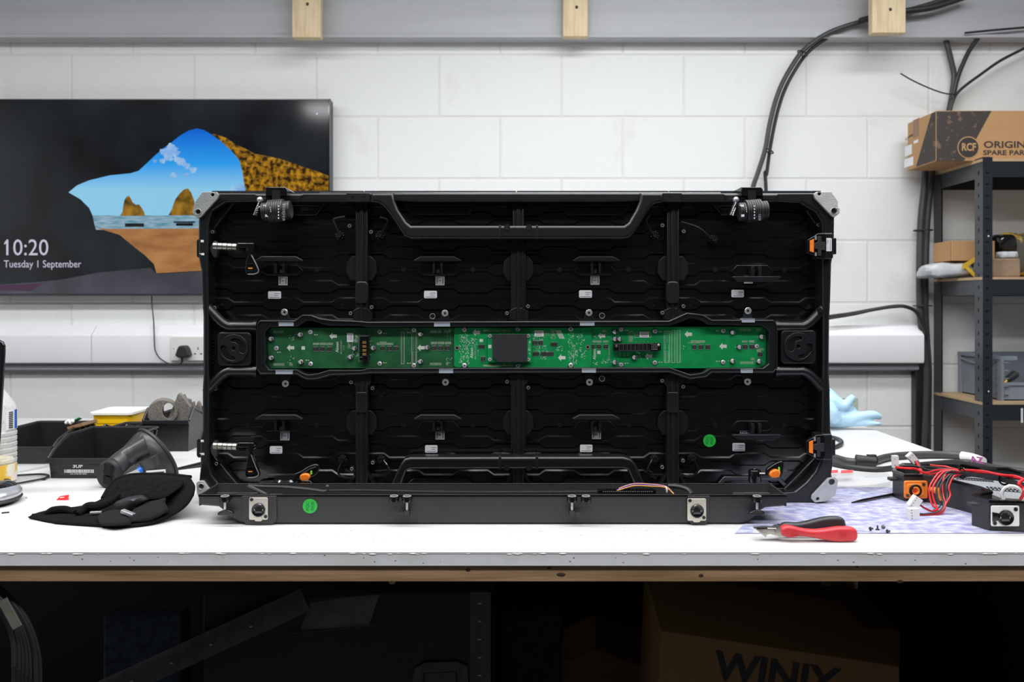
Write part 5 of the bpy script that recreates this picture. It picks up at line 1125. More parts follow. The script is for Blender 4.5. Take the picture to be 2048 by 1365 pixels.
wire('cable', [(270,350,1.345),(450,348,1.34),(600,370,1.33),(760,380,1.31),(900,400,1.29),(1080,420,1.27)])
for k in range(3): wire('red_wire' if k < 2 else 'cable', [(480+k*18,290,1.34),(520+k*16,360,1.335),(545+k*12,420,1.33),(560+k*10,480,1.325)], 0.0011)
wire('red_wire', [(690,350,1.35),(800,362,1.33),(900,370,1.31),(1000,400,1.28),(1120,420,1.262),(1400,445,1.22),(1600,470,1.19),(1760,500,1.17),(1880,520,1.15),(1980,560,1.14),(2100,600,1.13)], 0.0014)
wire('red_wire', [(1110,415,1.26),(1400,430,1.22),(1640,480,1.18),(1850,500,1.155),(1990,550,1.13),(2100,580,1.12)], 0.0014)
wire('red_wire', [(1960,540,1.13),(1895,600,1.12),(1950,660,1.118),(1965,720,1.115),(1920,810,1.13)], 0.0016)
for k in range(4): wire('cable', [(2100,650+k*14,1.12),(1900,585+k*14,1.15),(1690,530+k*12,1.18),(1400,480+k*10,1.22),(1120,445+k*10,1.257)], 0.0014)
for k, m_ in enumerate(('red_wire', 'red_wire', 'cable', 'cable', 'red_wire', 'cable', 'red_wire')):
    x1 = (690, 735, 790, 830, 850, 905, 940)[k]; top = (800, 850, 900, 930, 880, 960, 1000)[k]
    wire(m_, [(1110,450+k*4,1.256),(top+60,455+k*5,1.255),(top,480+k*5,1.25),(x1,600+k*8,1.245),(x1-5+k*4,760,1.24),(min(x1+40, 900),900-k*4,1.232),(760+k*14,960+k*6,1.226),(640,990+k*8,1.222),(530,985+k*10,1.222)] if k > 2 else
         [(1110,445,1.256),(top+70,430,1.256),(top-20,480,1.252),(x1-10,640,1.245),(x1-10,780,1.24),(x1+30,900,1.234),(790-k*20,950,1.23),(700,975,1.227),(600,930,1.227),(545,890,1.226)], 0.0011)
b = mb('black_gloss'); b.torus(Z6(1120, 455, 1.257), (1, 0.3, -0.1), 0.0075, 0.0014, n=16, m=6); b.box((-.001, -.001, 0), (.001, .001, .008), o=Z6(1090, 420, 1.25)); b.build('wire_tie', t)
b = mb('black_gloss'); b.torus(Z6(1690, 545, 1.178), (1, 0.5, -0.1), 0.0072, 0.0014, n=16, m=6); b.build('wire_tie', t)
b = mb('white_plastic'); b.torus(Z6(1810, 760, 1.15), (0.5, 0.9, 0), 0.013, 0.0022, n=20, m=6); b.build('wire_sleeve', t)
def plug(cx, cy, d, sx, sy, sz, R, holes):
    bb = mb('white_plastic'); bb.box((-sx/2, -sy/2, -sz/2), (sx/2, sy/2, sz/2), R=R, o=Z6(cx, cy, d)); o = bb.build('wire_plug', t, bevel=0.0004); c = mb('black_deep')
    for k in range(holes):
        for s in (-1, 1): c.box((-sx/2-0.0001 if False else -sx*0.30+s*0, -sy/2-0.0002, -sz/2+sz*(k+.5)/holes-0.0006), (-sx*0.30+0.0011, -sy/2, -sz/2+sz*(k+.5)/holes+0.0006), R=R, o=Z6(cx, cy, d))
    c.build('plug_holes', o)
plug(470, 855, 1.222, 0.013, 0.010, 0.018, Matrix.Rotation(0.62, 3, 'Y'), 4)
plug(450, 1008, 1.2035, 0.015, 0.010, 0.016, Matrix.Rotation(-0.05, 3, 'Y'), 4)
plug(207, 300, 1.345, 0.009, 0.008, 0.020, Matrix.Rotation(-0.05, 3, 'Y'), 2)
plug(437, 252, 1.345, 0.017, 0.009, 0.011, Matrix.Rotation(0.85, 3, 'Y'), 2)
# ================================================================ THINGS AT THE RIGHT OF THE BENCH
def simple(o, lab, cat, group=None): return tag(o, lab, cat, group)
def TT(pts, r): return [T(x, y, r+0.0003) if len(p) == 2 else T(x, y, p[2]) for p in pts for x, y in (p[:2],)]
t = thing('power_cable', T(1800, 912), 'thick black cable with a white marked sleeve curving behind the right tray', 'cable')
mb('cable_grey').tube(TT([(1560,880),(1620,900),(1666,915),(1700,924),(1740,924),(1771,916),(1800,912),(1850,910),(1890,910),(1925,912)], 0.0075), 0.0075, n=12).build('cord', t)
sv = mb('white_plastic').tube(TT([(1924,912),(1945,916),(1965,923)], 0.0085), 0.0085, n=14).build('sleeve', t)
b = mb('purple_ink'); p = T(1948, 919, 0.0155); b.text('AZ', 0.017, p+Vector((0, -0.010, 0.000)), right=(1, -0.35, -0.1), up=(0, 0.5, 1), bold=0.0006); b.build('sleeve_mark', sv)
simple(mb('cable').tube(TT([(1560,910),(1640,922),(1680,931),(1720,937),(1760,939),(1800,934),(1850,929),(1921,924),(1960,929),(2010,938),(2100,950)], 0.005), 0.005, n=10).build('cable'), 'black cable lying just below the thick sleeved cable on the bench', 'cable')
simple(mb('cable').tube(TT([(1600,866),(1640,872),(1668,876),(1682,882),(1680,890),(1660,896),(1620,893)], 0.0045), 0.0045, n=10).build('cable'), 'short dark cable loop on the bench beside the blue glove', 'cable')
b = mb('black_rubber'); p = T(1712, 921, 0.013); b.cyl(p, p+Vector((0.035, -0.006, -0.001)), 0.012, 20, r2=0.0095); b.mat('black_gloss'); b.torus(p+Vector((0.036, -0.006, 0)), (1, -.2, 0), 0.007, 0.002, n=16, m=6)
b.box((0.022, -0.004, -0.001), (0.038, 0.004, 0.012), o=p); o = b.build('cable_end_cap'); o.location.z = TZ; simple(o, 'small black round cable connector lying on the cables right of the cabinet', 'connector')
b = mb('clear_bag'); pts = [(1655,944),(1720,945),(1775,947),(1786,954),(1780,964),(1740,970),(1700,972),(1655,970)]
up_ = [T(x, y, 0.006+0.004*((i*7) % 3)) for i, (x, y) in enumerate(pts)]; dn = [T(x, y, 0.0012) for x, y in pts]; c = T(1720, 956, 0.014)
b.add(up_+[c]+dn, [(i, (i+1) % 8, 8) for i in range(8)]+[(9+i, 9+(i+1) % 8, (i+1) % 8, i) for i in range(8)]); o = b.build('plastic_bag'); o.location.z = TZ+0.001
simple(o, 'clear plastic zip bag with red seal line lying right of the cabinet corner', 'bag')
b = mb('red_foil'); 
for (xa, xb) in ((1660, 1676), (1682, 1706)): b.add([T(xa, 947, .0155), T(xb, 946, .0155), T(xb, 940, .0155), T(xa, 941, .0155)], [(0, 1, 2, 3)])
b.build('seal_line', o, smooth=False)
b = mb('black_gloss'); a = T(1703, 1007, 0.0012); c = T(1722, 1003, 0.003); e = T(1815, 985, 0.0035)
b.tube([a, c, e], [0.0008, 0.0022, 0.0026], n=8, sub=1); o = b.build('black_pick'); o.location.z = TZ+0.0012; simple(o, 'thin black pointed pick lying on the mat left of the orange socket', 'tool')
# side cutters
Z5 = lambda pts: [(x/6.024+1480, y/6.024+980) for x, y in pts]
t = thing('side_cutters', (0.355, 1.10, TZ), 'pair of side cutters with one red and one black grip on the bench front', 'pliers')
D = 1.0865
plate('grip', smooth_loop(Z5([(500,480),(550,447),(620,446),(760,480),(900,495),(1050,482),(1200,462),(1340,463),(1405,485),(1428,530),(1425,590),(1390,625),(1250,640),(1100,630),(950,600),(800,575),(700,572),(600,583),(530,568),(503,540)]), 3), D, 0.013, 'red_grip', t, bev=0.0042, res=5)
b = mb('red_grip')
for x0 in (1595, 1690):
    for k in range(4): b.tube([V(x0-4-k*4 if x0 < 1650 else x0-k*4, 1063, D-0.0001), V(x0+3-k*4, 1070, D-0.0004), V(x0-4-k*4 if x0 < 1650 else x0-k*4, 1077, D-0.0001)], 0.00035, n=5, sub=1)
b.build('grip_ribs', t)
plate('grip', smooth_loop(Z5([(465,470),(500,440),(560,408),(700,412),(850,385),(1000,348),(1130,335),(1220,340),(1262,362),(1282,410),(1288,500),(1200,520),(1000,520),(800,500),(600,480),(500,475)]), 3), D+0.020, 0.012, 'black_grip', t, bev=0.0040, res=5)
b = mb('steel'); add_plate(b, Z5([(178,474),(330,464),(500,466),(520,560),(430,553),(370,540),(330,548),(312,578),(285,556),(215,500)]), D+0.006, 0.012, bev=0.001); b.build('jaw', t)
mb('black_deep').pbox(1514, 1057.2, 1535, 1058.4, D+0.0055, 0.003).build('blade_edge', t)
b = mb('steel'); b.cyl(V(1560, 1065, D+0.003), V(1560, 1065, D+0.02), 0.006, 18); b.build('pivot', t)
for i, (x, y, r, lab) in enumerate(((1739,1063,0,'tiny black screw nearest the red grip, lying on its side'),(1755,1062,1,'tiny black screw standing on its head, second from the red grip'),(1766,1060,2,'tiny black screw head up, third from the red grip'),(1773,1067,0,'tiny black screw nearest the bench front, rightmost of the four'))):
    b = mb('dark_steel'); p = T(x, y, 0)
    ax = [Vector((.5, -.6, .25)), Vector((0, 0, 1)), Vector((.3, .5, -.3))][r]; c = p+Vector((0, 0, 0.003))
    if r == 1: b.lathe(p, ax, [(0.0001, 0), (0.0026, 0.0002), (0.0026, 0.0015), (0.0012, 0.002), (0.0012, 0.0062), (0.0001, 0.0066)], 12)
    else: b.lathe(c, ax, [(0.0001, 0), (0.0024, 0.0003), (0.0028, 0.0018), (0.0013, 0.002), (0.0013, 0.005), (0.0001, 0.0055)], 12)
    o = b.build('machine_screw'); o.location.z = TZ+(0.0009 if y < 1067 else 0); simple(o, lab, 'screw', 'loose black screws by the side cutters')
# blue gloves
t = None; b = mb('glove')
GD = 2.06
def gtube(pts, r): b.tube([V(x, y, d) for x, y, d in pts], r, n=10)
gtube([(1640,862,GD),(1680,862,GD),(1720,863,GD-0.01),(1762,866,GD-0.02)], [0.012, 0.014, 0.010, 0.004])
gtube([(1640,850,GD+.02),(1690,856,GD),(1725,850,GD-.01),(1748,848,GD-.01),(1762,853,GD-.01)], [0.030, 0.022, 0.012, 0.011, 0.007])
gtube([(1640,815,GD+.01),(1668,822,GD),(1688,830,GD-.01),(1700,818,GD-.01),(1708,810,GD-.01)], [0.024, 0.020, 0.011, 0.010, 0.008])
gtube([(1650,838,GD+.03),(1690,830,GD),(1704,838,GD),(1714,853,GD-.01)], [0.030, 0.012, 0.010, 0.010])
gtube([(1645,800,GD+.02),(1658,815,GD+.02),(1664,840,GD+.02),(1668,860,GD+.02)], [0.016, 0.024, 0.034, 0.03])
gtube([(1640,835,GD-.02),(1662,845,GD-.02),(1675,862,GD-.02)], [0.022, 0.020, 0.012])
o = b.build('rubber_glove'); md = o.modifiers.new('remesh', 'REMESH'); md.mode = 'VOXEL'; md.voxel_size = 0.0028; md.use_smooth_shade = True
md = o.modifiers.new('soft', 'SMOOTH'); md.iterations = 5; o.location.z = TZ
simple(o, 'crumpled pale blue rubber glove heaped at the back right corner of the bench', 'glove')
# ================================================================ THINGS AT THE LEFT OF THE BENCH
t = thing('monitor', (-1.10, 1.36, TZ), 'black monitor whose right edge shows at the left side of the photo', 'monitor')
plate('casing', [(-330,682),(-4,680),(4,684),(8,692),(8,705),(-1,864),(-4,900),(-330,900)], 1.35, 0.007, 'black_gloss', t, bev=0.003, res=3)
mb('black_rubber').box((-1.0, 1.358, TZ+0.004), (-0.96, 1.366, TZ+0.12)).build('stand', t); mb('black_rubber').box((-1.06, 1.31, TZ), (-0.90, 1.41, TZ+0.005)).build('base', t, bevel=0.001)
# bottle
p = T(-12, 966); r = 0.0355; t = thing('water_bottle', p, 'clear ribbed plastic bottle with a blue and white label at the left edge', 'bottle')
prof = [(0.001, 0.0), (r-0.006, 0.0), (r-0.001, 0.004)]
for k in range(9): z = 0.008+k*0.0095; prof += [(r, z), (r, z+0.005), (r-0.0018, z+0.0072)]
prof += [(r, 0.095), (r, 0.128), (r-0.003, 0.138), (r-0.012, 0.152), (r-0.021, 0.164), (0.0125, 0.170), (0.0125, 0.178)]
mb('bottle').lathe(p, (0, 0, 1), prof, 40).build('body', t); mb('bottle_fill').lathe(p+Vector((0, 0, .002)), (0, 0, 1), [(0.001, 0), (r-0.008, 0), (r-0.006, 0.004), (r-0.006, 0.040), (0.001, 0.041)], 28).build('contents', t)
n = 40; rg = lambda rr, z, a0, a1, m_: [p+Vector((rr*math.cos(a), rr*math.sin(a), z)) for a in [a0+(a1-a0)*i/m_ for i in range(m_+1)]]
def band(m_, z0_, z1_, a0, a1, rr, nm, par): 
    bb = mb(m_); A_ = rg(rr, z0_, a0, a1, 16); B_ = rg(rr, z1_, a0, a1, 16); bb.loft([A_, B_], False, False); return bb.build(nm, par)
lb = band('label_white', 0.095, 0.129, -PI*0.98, PI*0.98, r+0.0004, 'label', t); band('blue_label', 0.0955, 0.1285, 0.0, 0.27, r+0.0007, 'label_stripe', lb); band('bottle_print', 0.004, 0.034, -1.6, 0.3, r+0.0003, 'print', t)
b = mb('ink')
for k in range(9):
    a = -1.05-k*0.0; z = 0.0975+k*0.0033; A_ = rg(r+0.0008, z, -0.36, -0.10, 3); B_ = rg(r+0.0008, z+0.0017, -0.36, -0.10, 3); b.loft([A_, B_], False, False)
b.build('barcode', lb); mb('blue_label').lathe(p+Vector((0, 0, .172)), (0, 0, 1), [(0.001, 0), (0.0132, 0), (0.0132, 0.008), (0.001, 0.009)], 24).build('cap', t)
# mouse
p = T(-2, 1006); t = thing('computer_mouse', p, 'black and silver computer mouse at the left edge of the bench', 'computer mouse')
R = rz(0.25)
mb('mouse_silver').ball(p+Vector((0, 0, 0.0145)), 0.031, 24, 14, sc=(1.0, 1.5, 0.46), R=R).build('shell', t); mb('black_gloss').ball(p+Vector((-0.003, 0.006, 0.0205)), 0.026, 24, 14, sc=(0.92, 1.45, 0.45), R=R).build('top_buttons', t)
mb('black_rubber').ball(p+Vector((0, 0, 0.0075)), 0.0315, 24, 10, sc=(1.0, 1.5, 0.23), R=R).build('base', t)
mb('cable').tube([T(20,971,.012), T(21,964,.014), T(16,960,.012), T(8,961,.008), T(4,966,.004), T(12,969,.003), T(26,969,.003), T(55,964,.003), T(86,958,.003), T(97,953,.003), T(93,950,.003), T(78,949,.003), T(40,951,.003), T(10,953,.003)], 0.0018, n=8).build('cord', t)
# storage bins
def bin_(lab, X, Y, w_, d_, h_, lip, yaw=0, name='storage_bin'):
    t = thing(name, (X, Y, TZ), lab, 'storage bin', 'black plastic storage bins on the bench'); R = rz(yaw); O = Vector((X, Y, TZ))
    prof = [(0, 0), (d_, 0), (d_+.004, h_), (d_*0.42, h_), (d_*0.10, lip*1.35), (-0.004, lip)]
    b = mb('black_bin'); th_ = 0.0022; fl = 0.004
    tr = lambda x, y, z: O+R @ Vector((x, y, z))
    for s in (0, 1):
        xs = lambda z: (-fl*z/h_ if s == 0 else w_+fl*z/h_)
        A_ = [tr(xs(z), y, z) for y, z in prof]; B_ = [tr(xs(z)+(th_ if s == 0 else -th_), y, z) for y, z in prof]; b.loft([A_, B_])
    b.box((0, 0, 0), (w_, d_, th_), R=R, o=O); b.loft([[tr(0, d_, 0), tr(w_, d_, 0), tr(w_+fl, d_+.004, h_), tr(-fl, d_+.004, h_)], [tr(0, d_-th_, 0), tr(w_, d_-th_, 0), tr(w_+fl, d_+.004-th_, h_), tr(-fl, d_+.004-th_, h_)]])
    b.loft([[tr(0, 0, 0), tr(w_, 0, 0), tr(w_, -.004, lip), tr(0, -.004, lip)], [tr(0, th_, 0), tr(w_, th_, 0), tr(w_, -.004+th_, lip), tr(0, -.004+th_, lip)]])
    bd = b.build('body', t, bevel=0.0006)
    b = mb('black_bin')
    for s in (0, 1):
        x = -fl-0.002 if s == 0 else w_+fl+0.002
        b.tube([tr(x, d_+.004, h_), tr(x, d_*0.42, h_), tr(x+(.002 if s == 0 else -.002), d_*0.10, lip*1.35), tr(x+(.002 if s == 0 else -.002), -0.004, lip)], 0.0026, n=6, sub=1)
    b.tube([tr(-fl, d_+.005, h_), tr(w_+fl, d_+.005, h_)], 0.0026, n=6); b.box((-0.004, -0.009, lip-0.006), (w_+0.004, -0.002, lip+0.001), R=R, o=O); b.build('rim', t, bevel=0.0004)
    b = mb('black_bin')
    for k in range(4):
        y = d_*(0.45+0.13*k); b.loft([[tr(w_+.001, y, .012), tr(w_+.001, y+.002, .012), tr(w_+fl, y+.022, h_-.004), tr(w_+fl, y+.018, h_-.004)], [tr(w_+.006, y, .014), tr(w_+.006, y+.002, .014), tr(w_+fl+.005, y+.022, h_-.004), tr(w_+fl+.005, y+.018, h_-.004)]])
    b.build('side_rib', t)
    return t, bd, tr
tA, bA, trA = bin_('black open storage bin with a barcode label on its front lip', -0.830, 1.485, 0.118, 0.155, 0.068, 0.036)
b = mb('label_grey'); x0 = 0.012; 
b = mb('black_gloss'); b.box((0.018, -0.0032, 0.006), (0.092, -0.0022, 0.026), o=(-0.830, 1.485, TZ)); lb = b.build('label_holder', tA)
b = mb('label_white'); b.text('3UP', 0.0075, Vector((-0.830+0.050, 1.485-0.0034, TZ+0.022)), sx=1.4, bold=0.0002); rr = random.Random(2); x = 0.026
while x < 0.078: w_ = rr.choice((.0006, .0011, .0016)); b.box((x, -0.0035, 0.0105), (x+w_, -0.0032, 0.0165), o=(-0.830, 1.485, TZ)); x += w_+rr.choice((.0006, .001))
b.text('STK 07584 BIN 00001', 0.0028, Vector((-0.830+0.052, 1.485-0.0034, TZ+0.0085)), sx=1.2); b.build('barcode', tA)
tB, bB, trB = bin_('black storage bin at the far left behind the bottle holding board scraps', -1.012, 1.614, 0.112, 0.155, 0.060, 0.034)
tC, bC, trC = bin_('black storage bin filled with grey foam offcuts beside the cabinet', -0.778, 1.752, 0.090, 0.20, 0.069, 0.066)
tD, bD, trD = bin_('small black storage bin tucked between the barcode bin and the yellow tub', -0.824, 1.668, 0.036, 0.10, 0.058, 0.05)
t = mb('pcb').box((-0.012, -0.02, 0), (0.012, 0.02, 0.0016), R=Matrix.Rotation(-0.5, 3, 'Y') @ rz(0.4), o=V(150, 843, 1.72)).build('board_scrap'); simple(t, 'small green circuit board scrap sticking out of the left storage bin', 'circuit board')
b = mb('white_plastic')
for k in range(4): b.ball(V(133+k*4, 846-k % 2*3, 1.70), 0.0042, 8, 6)
simple(b.build('cable_connector'), 'cluster of cream plastic connectors in the left storage bin beside the green scrap', 'connector')
b = mb('gold'); b.mat('tape_brown'); b.box((-0.016, -0.03, -0.003), (0.016, 0.03, 0.003), R=Matrix.Rotation(-0.25, 3, 'Y'), o=V(165, 849, 1.715)); simple(b.build('amber_strip'), 'amber translucent strip lying across the left storage bin', 'strip')
b = mb('clear_bag'); b.add([T(10,935,.0035), T(30,946,.0028), T(96,930,.006), T(112,922,.001), T(60,915,.001), T(20,922,.0006)]+[T(10,935,0), T(30,946,0), T(96,930,0), T(112,922,0), T(60,915,0), T(20,922,0)], [(0,1,2,3,4,5)]+[(i, (i+1) % 6, 6+(i+1) % 6, 6+i) for i in range(6)])
simple(b.build('plastic_film'), 'clear crumpled plastic film lying in front of the far left storage bin', 'film')
# foam pieces
def foam(lab, pts, d, th_):
    b = mb('foam'); add_plate(b, pts, d, th_, bev=0.001); o = b.build('foam_offcut'); return simple(o, lab, 'foam', 'grey foam offcuts in the storage bin')
p = V(326, 823, 1.80); b = mb('foam')
o1 = circ(0, 0, 0.028, 28); vs, fs = plate_geo([(x*1.1, y*0.95) for x, y in o1], [[(x*0.42+0.012, y*0.62+0.003) for x, y in o1]], 0.0006, 0.05)
b.add([p+rz(0.35) @ Vector((v.x, -v.z, v.y)) for v in vs], fs); simple(b.build('foam_roll'), 'curled grey foam roll at the left of the foam bin', 'foam', 'grey foam offcuts in the storage bin')
foam('large triangular grey foam offcut in the middle of the foam bin', [(330,846),(340,828),(355,790),(358,787),(372,802),(380,815),(376,846)], 1.79, 0.012)
foam('tall narrow grey foam sliver behind the large triangular offcut', [(366,846),(364,793),(367,789),(371,797),(380,800),(384,846)], 1.83, 0.01)
foam('jagged grey foam offcut at the right of the foam bin', [(378,846),(381,806),(386,804),(388,815),(393,823),(396,846)], 1.86, 0.012)
foam('rounded grey foam offcut standing against the cabinet side of the foam bin', [(388,850),(391,815),(395,803),(399,808),(401,822),(402,850)], 1.88, 0.012)
# yellow tub
t = thing('plastic_tub', (-0.876, 1.85, TZ), 'bright yellow plastic tub with a white lid behind the black bins', 'tub')
def tub(bb, x0, x1, y0, y1, z0, z1, f=0.003):
    rg_ = lambda e, z: [Vector((x, y, z)) for x, y in rrect(x0-e, y0-e, x1+e, y1+e, 0.010, 5)]
    return bb.loft([rg_(-f, z0), rg_(0, z1)])
b = mb('yellow_tub'); tub(b, -0.918, -0.836, 1.806, 1.895, TZ, TZ+0.052, 0.004); tub(b, -0.920, -0.834, 1.804, 1.897, TZ+0.052, TZ+0.070, 0.001); b.build('body', t)
b = mb('lid_white'); tub(b, -0.924, -0.830, 1.800, 1.901, TZ+0.070, TZ+0.0765, 0.0); b.build('lid', t, bevel=0.0012)
# barcode scanner
t = thing('barcode_scanner', T(240, 965), 'dark grey barcode scanner lying on its side with a blue trigger', 'scanner')
Cc = V(316, 908, 1.480); nn = Vector((0.50, 0.72, 0.42)).normalized(); u = Vector((0.62, 0.12, -0.78)); u = (u-nn*u.dot(nn)).normalized()
mb('scanner').lathe(Cc-nn*0.042, nn, [(0.006, 0.002), (0.020, 0.004), (0.030, 0.009), (0.040, 0.017), (0.047, 0.026), (0.0515, 0.036), (0.050, 0.041)], 40, sq=0.70, u=u).build('head', t)
mb('black_rubber').lathe(Cc-nn*0.003, nn, [(0.049, -0.002), (0.055, 0.0), (0.0555, 0.004), (0.050, 0.007), (0.001, 0.007)], 36, sq=0.68, u=u).build('window_rim', t)
mb('scanner').tube([V(221,947,1.424), V(232,934,1.43), V(250,918,1.445), V(270,906,1.452), V(296,895,1.460)], [0.0205, 0.0190, 0.0182, 0.0185, 0.0235], n=20, flat=1.0).build('handle', t)
hb = mb('black_rubber').tube([V(214,951,1.405), V(219,948,1.415), V(226,944,1.424)], [0.0170, 0.0195, 0.0195], n=24, sub=3, flat=1.28).build('handle_base', t)
b = mb('black_deep'); hx = V(213, 950, 1.4035); Rb = Matrix.Rotation(0.18, 3, 'Y')
b.box((-0.006, -0.002, 0.001), (0.010, 0.002, 0.020), R=rz(-0.5) @ Rb, o=hx); b.box((-0.006, -0.002, -0.016), (0.010, 0.002, -0.002), R=rz(-0.5) @ Rb, o=hx); b.build('battery_slot', t)
mb('blue_plastic').tube([V(279,943,1.435), V(285,937,1.437), V(293,936,1.44), V(302,931,1.443)], [0.007, 0.005, 0.004, 0.003], n=10).build('trigger', t)
b = mb('label_white'); b.box((-0.016, -0.001, -0.0045), (0.016, 0.001, 0.0045), R=rz(0.1) @ Matrix.Rotation(-0.06, 3, 'Y'), o=V(312, 946, 1.432)); lb = b.build('white_label', t)
b = mb('ink'); b.box((-0.006, -0.0014, -0.001), (0.014, -0.001, 0.0012), R=rz(0.1) @ Matrix.Rotation(-0.06, 3, 'Y'), o=V(312, 946, 1.432)); b.build('label_print', lb)
mb('scanner').tube([V(296,915,1.446), V(305,932,1.45), V(322,946,1.456), V(338,955,1.47)], [0.020, 0.018, 0.013, 0.009], n=14).build('lower_body', t)
# black pouch
def grid(bb, rows, th_, sub=4):
    def cr(a, b_, c, d, t_): return 0.5*((2*b_)+(c-a)*t_+(2*a-5*b_+4*c-d)*t_*t_+(3*b_-a-3*c+d)*t_**3)
    def ref(L):
        E = [L[0]*2-L[1]]+L+[L[-1]*2-L[-2]]; out = []
        for i in range(len(L)-1):
            for q in range(sub): out.append(cr(*E[i:i+4], q/sub))
        return out+[L[-1]]
    rr_ = [ref(r_) for r_ in rows]; cols = [ref([r_[j] for r_ in rr_]) for j in range(len(rr_[0]))]
    nr = len(cols[0]); nc = len(cols); vs = [cols[j][i] for i in range(nr) for j in range(nc)]
    return bb.add(vs, [(i*nc+j, i*nc+j+1, (i+1)*nc+j+1, (i+1)*nc+j) for i in range(nr-1) for j in range(nc-1)])
def sheet(bb, name, parent, th_, off=1.0):
    o = bb.build(name, parent); md = o.modifiers.new('thick', 'SOLIDIFY'); md.thickness = th_; md.offset = 0; return o
t = thing('tool_pouch', T(230, 1040), 'black neoprene tool pouch lying open with its lined flap curled up', 'pouch')
front = [T(57,1036,.002), T(110,1046,.002), T(180,1051,.002), T(250,1054,.002), T(305,1047,.003), T(345,1030,.009), T(371,1012,.020), T(386,990,.034)]
mid = [T(62,1034,.004), T(112,1036,.0025), T(180,1036,.0025), T(245,1034,.003), T(300,1028,.006), T(332,1012,.014), T(362,998,.026), T(389,976,.041)]
back = [T(64,1031,.005), T(110,1026,.003), T(170,1022,.003), T(215,1012,.006), T(245,1000,.012), T(290,996,.018), T(342,990,.027), T(388,968,.044)]
top_ = [T(66,1030,.0055), T(108,1021,.004), T(165,1014,.006), T(205,998,.014), T(226,966,.030), T(262,952,.040), T(330,951,.042), T(381,956,.047)]
b = mb('neoprene'); grid(b, [front, mid, back, top_], 0.004); sheet(b, 'body', t, 0.004)
lift = lambda L, dz, dy=0: [p_+Vector((0, dy, dz)) for p_ in L]
b = mb('fuzz'); fz = [[T(232,1002,.016), T(285,1001,.020), T(330,998,.026), T(362,978,.038)], [T(236,975,.028), T(280,970,.034), T(330,972,.036), T(368,970,.042)], [T(244,964,.034), T(275,957,.0395), T(328,960,.0405), T(368,963,.0455)]]
grid(b, [lift(r_, .0022, -.004) for r_ in fz], 0.002); sheet(b, 'lining', t, 0.002)
b = mb('neoprene'); b.tube(lift(top_[3:], .001), 0.0028, n=8, sub=4); b.build('piping', t); b = mb('neoprene'); b.tube(lift(front[1:], .0008), 0.0026, n=8, sub=4); b.build('piping', t)
b = mb('neoprene_sheen'); grid(b, [[T(262,1046,.006), T(300,1040,.009), T(338,1022,.016)], [T(258,1034,.012), T(292,1022,.017), T(330,1006,.024)], [T(272,1018,.012), T(298,1006,.018), T(332,998,.027)]], .004); sheet(b, 'pocket_flap', t, 0.004)
b = mb('neoprene_sheen'); grid(b, [[T(200,1050,.006), T(228,1050,.009), T(262,1048,.007)], [T(196,1036,.008), T(226,1030,.013), T(256,1036,.010)], [T(210,1026,.006), T(235,1020,.008), T(250,1024,.006)]], .004); sheet(b, 'pocket_flap', t, 0.004)
b = mb('black_rubber'); grid(b, [[T(224,1022,.008), T(250,1024,.009), T(262,1020,.012)], [T(232,1006,.020), T(262,1002,.026), T(280,1008,.020)], [T(255,996,.024), T(285,992,.030), T(298,1000,.024)]], .003); sheet(b, 'strap', t, 0.002)
b = mb('neoprene'); b.tube([T(155,1030,.006), T(175,1015,.012), T(200,1012,.016), T(222,1003,.020), T(238,990,.026)], [0.004, 0.007, 0.006, 0.005, 0.003], n=10); b.build('rolled_edge', t)
b = mb('neoprene'); b.tube([T(88,1030,.005), T(105,1022,.009), T(130,1020,.009), T(150,1026,.006)], [0.003, 0.006, 0.006, 0.004], n=10); b.build('tab', t)
o = mb('silver').box((-0.008, -0.003, -0.002), (0.008, 0.003, 0.002), R=rz(0.2), o=T(192,1026,.008)).build('metal_bit', bevel=0.0008); simple(o, 'shiny metal bit in the left pocket of the black pouch', 'tool bit')
o = mb('silver').box((-0.010, -0.004, -0.0025), (0.010, 0.004, 0.0025), R=rz(-0.2) @ Matrix.Rotation(0.3, 3, 'Y'), o=T(256,1027,.0165)).build('metal_bit', bevel=0.0008); simple(o, 'larger metal bit in the middle pocket of the black pouch', 'tool bit')
# small litter
b = mb('red_foil'); q = [T(113,1000,.001), T(120,993,.004), T(138,990,.006), T(137,998,.003), T(132,1000,.001)]; b.add(q+[p_-Vector((0, 0, .001)) for p_ in q], [(0,1,2,3,4)]+[(i, (i+1) % 5, 5+(i+1) % 5, 5+i) for i in range(5)])
o = b.build('foil_scrap'); o.location.z = TZ; mb('label_white').box((-0.003, -0.0015, 0), (0.003, 0.0015, 0.0006), R=rz(0.3), o=T(124,996,.004)).build('print', o); simple(o, 'torn red foil scrap left of the black pouch', 'scrap')
b = mb('white_plastic'); p = T(57, 997); b.lathe(p, (0, 0, 1), [(0.001, 0), (0.004, 0), (0.004, 0.003), (0.002, 0.005), (0.001, 0.005)], 8); simple(b.build('plastic_nut'), 'tiny cream plastic nut between the mouse and the red scrap', 'nut')
b = mb('black_gloss'); b.box((-0.005, -0.002, 0), (0.005, 0.002, 0.0016), R=rz(0.5), o=T(11, 1027)); simple(b.build('plastic_chip'), 'small black chip lying in front of the mouse', 'scrap')
b = mb('black_rubber'); b.box((-0.004, -0.0015, 0), (0.004, 0.0015, 0.0014), R=rz(-0.2), o=T(87, 961)); simple(b.build('plastic_chip'), 'tiny black chip in front of the barcode bin', 'scrap')
b = mb('black_rubber'); a = T(352, 942); c = T(412, 928)
for k in range(16):
    q = a+(c-a)*(k/16); b.box((0, 0, 0.001), (0.0022, 0.012+k*0.0006, 0.004), R=rz(0.1), o=q)
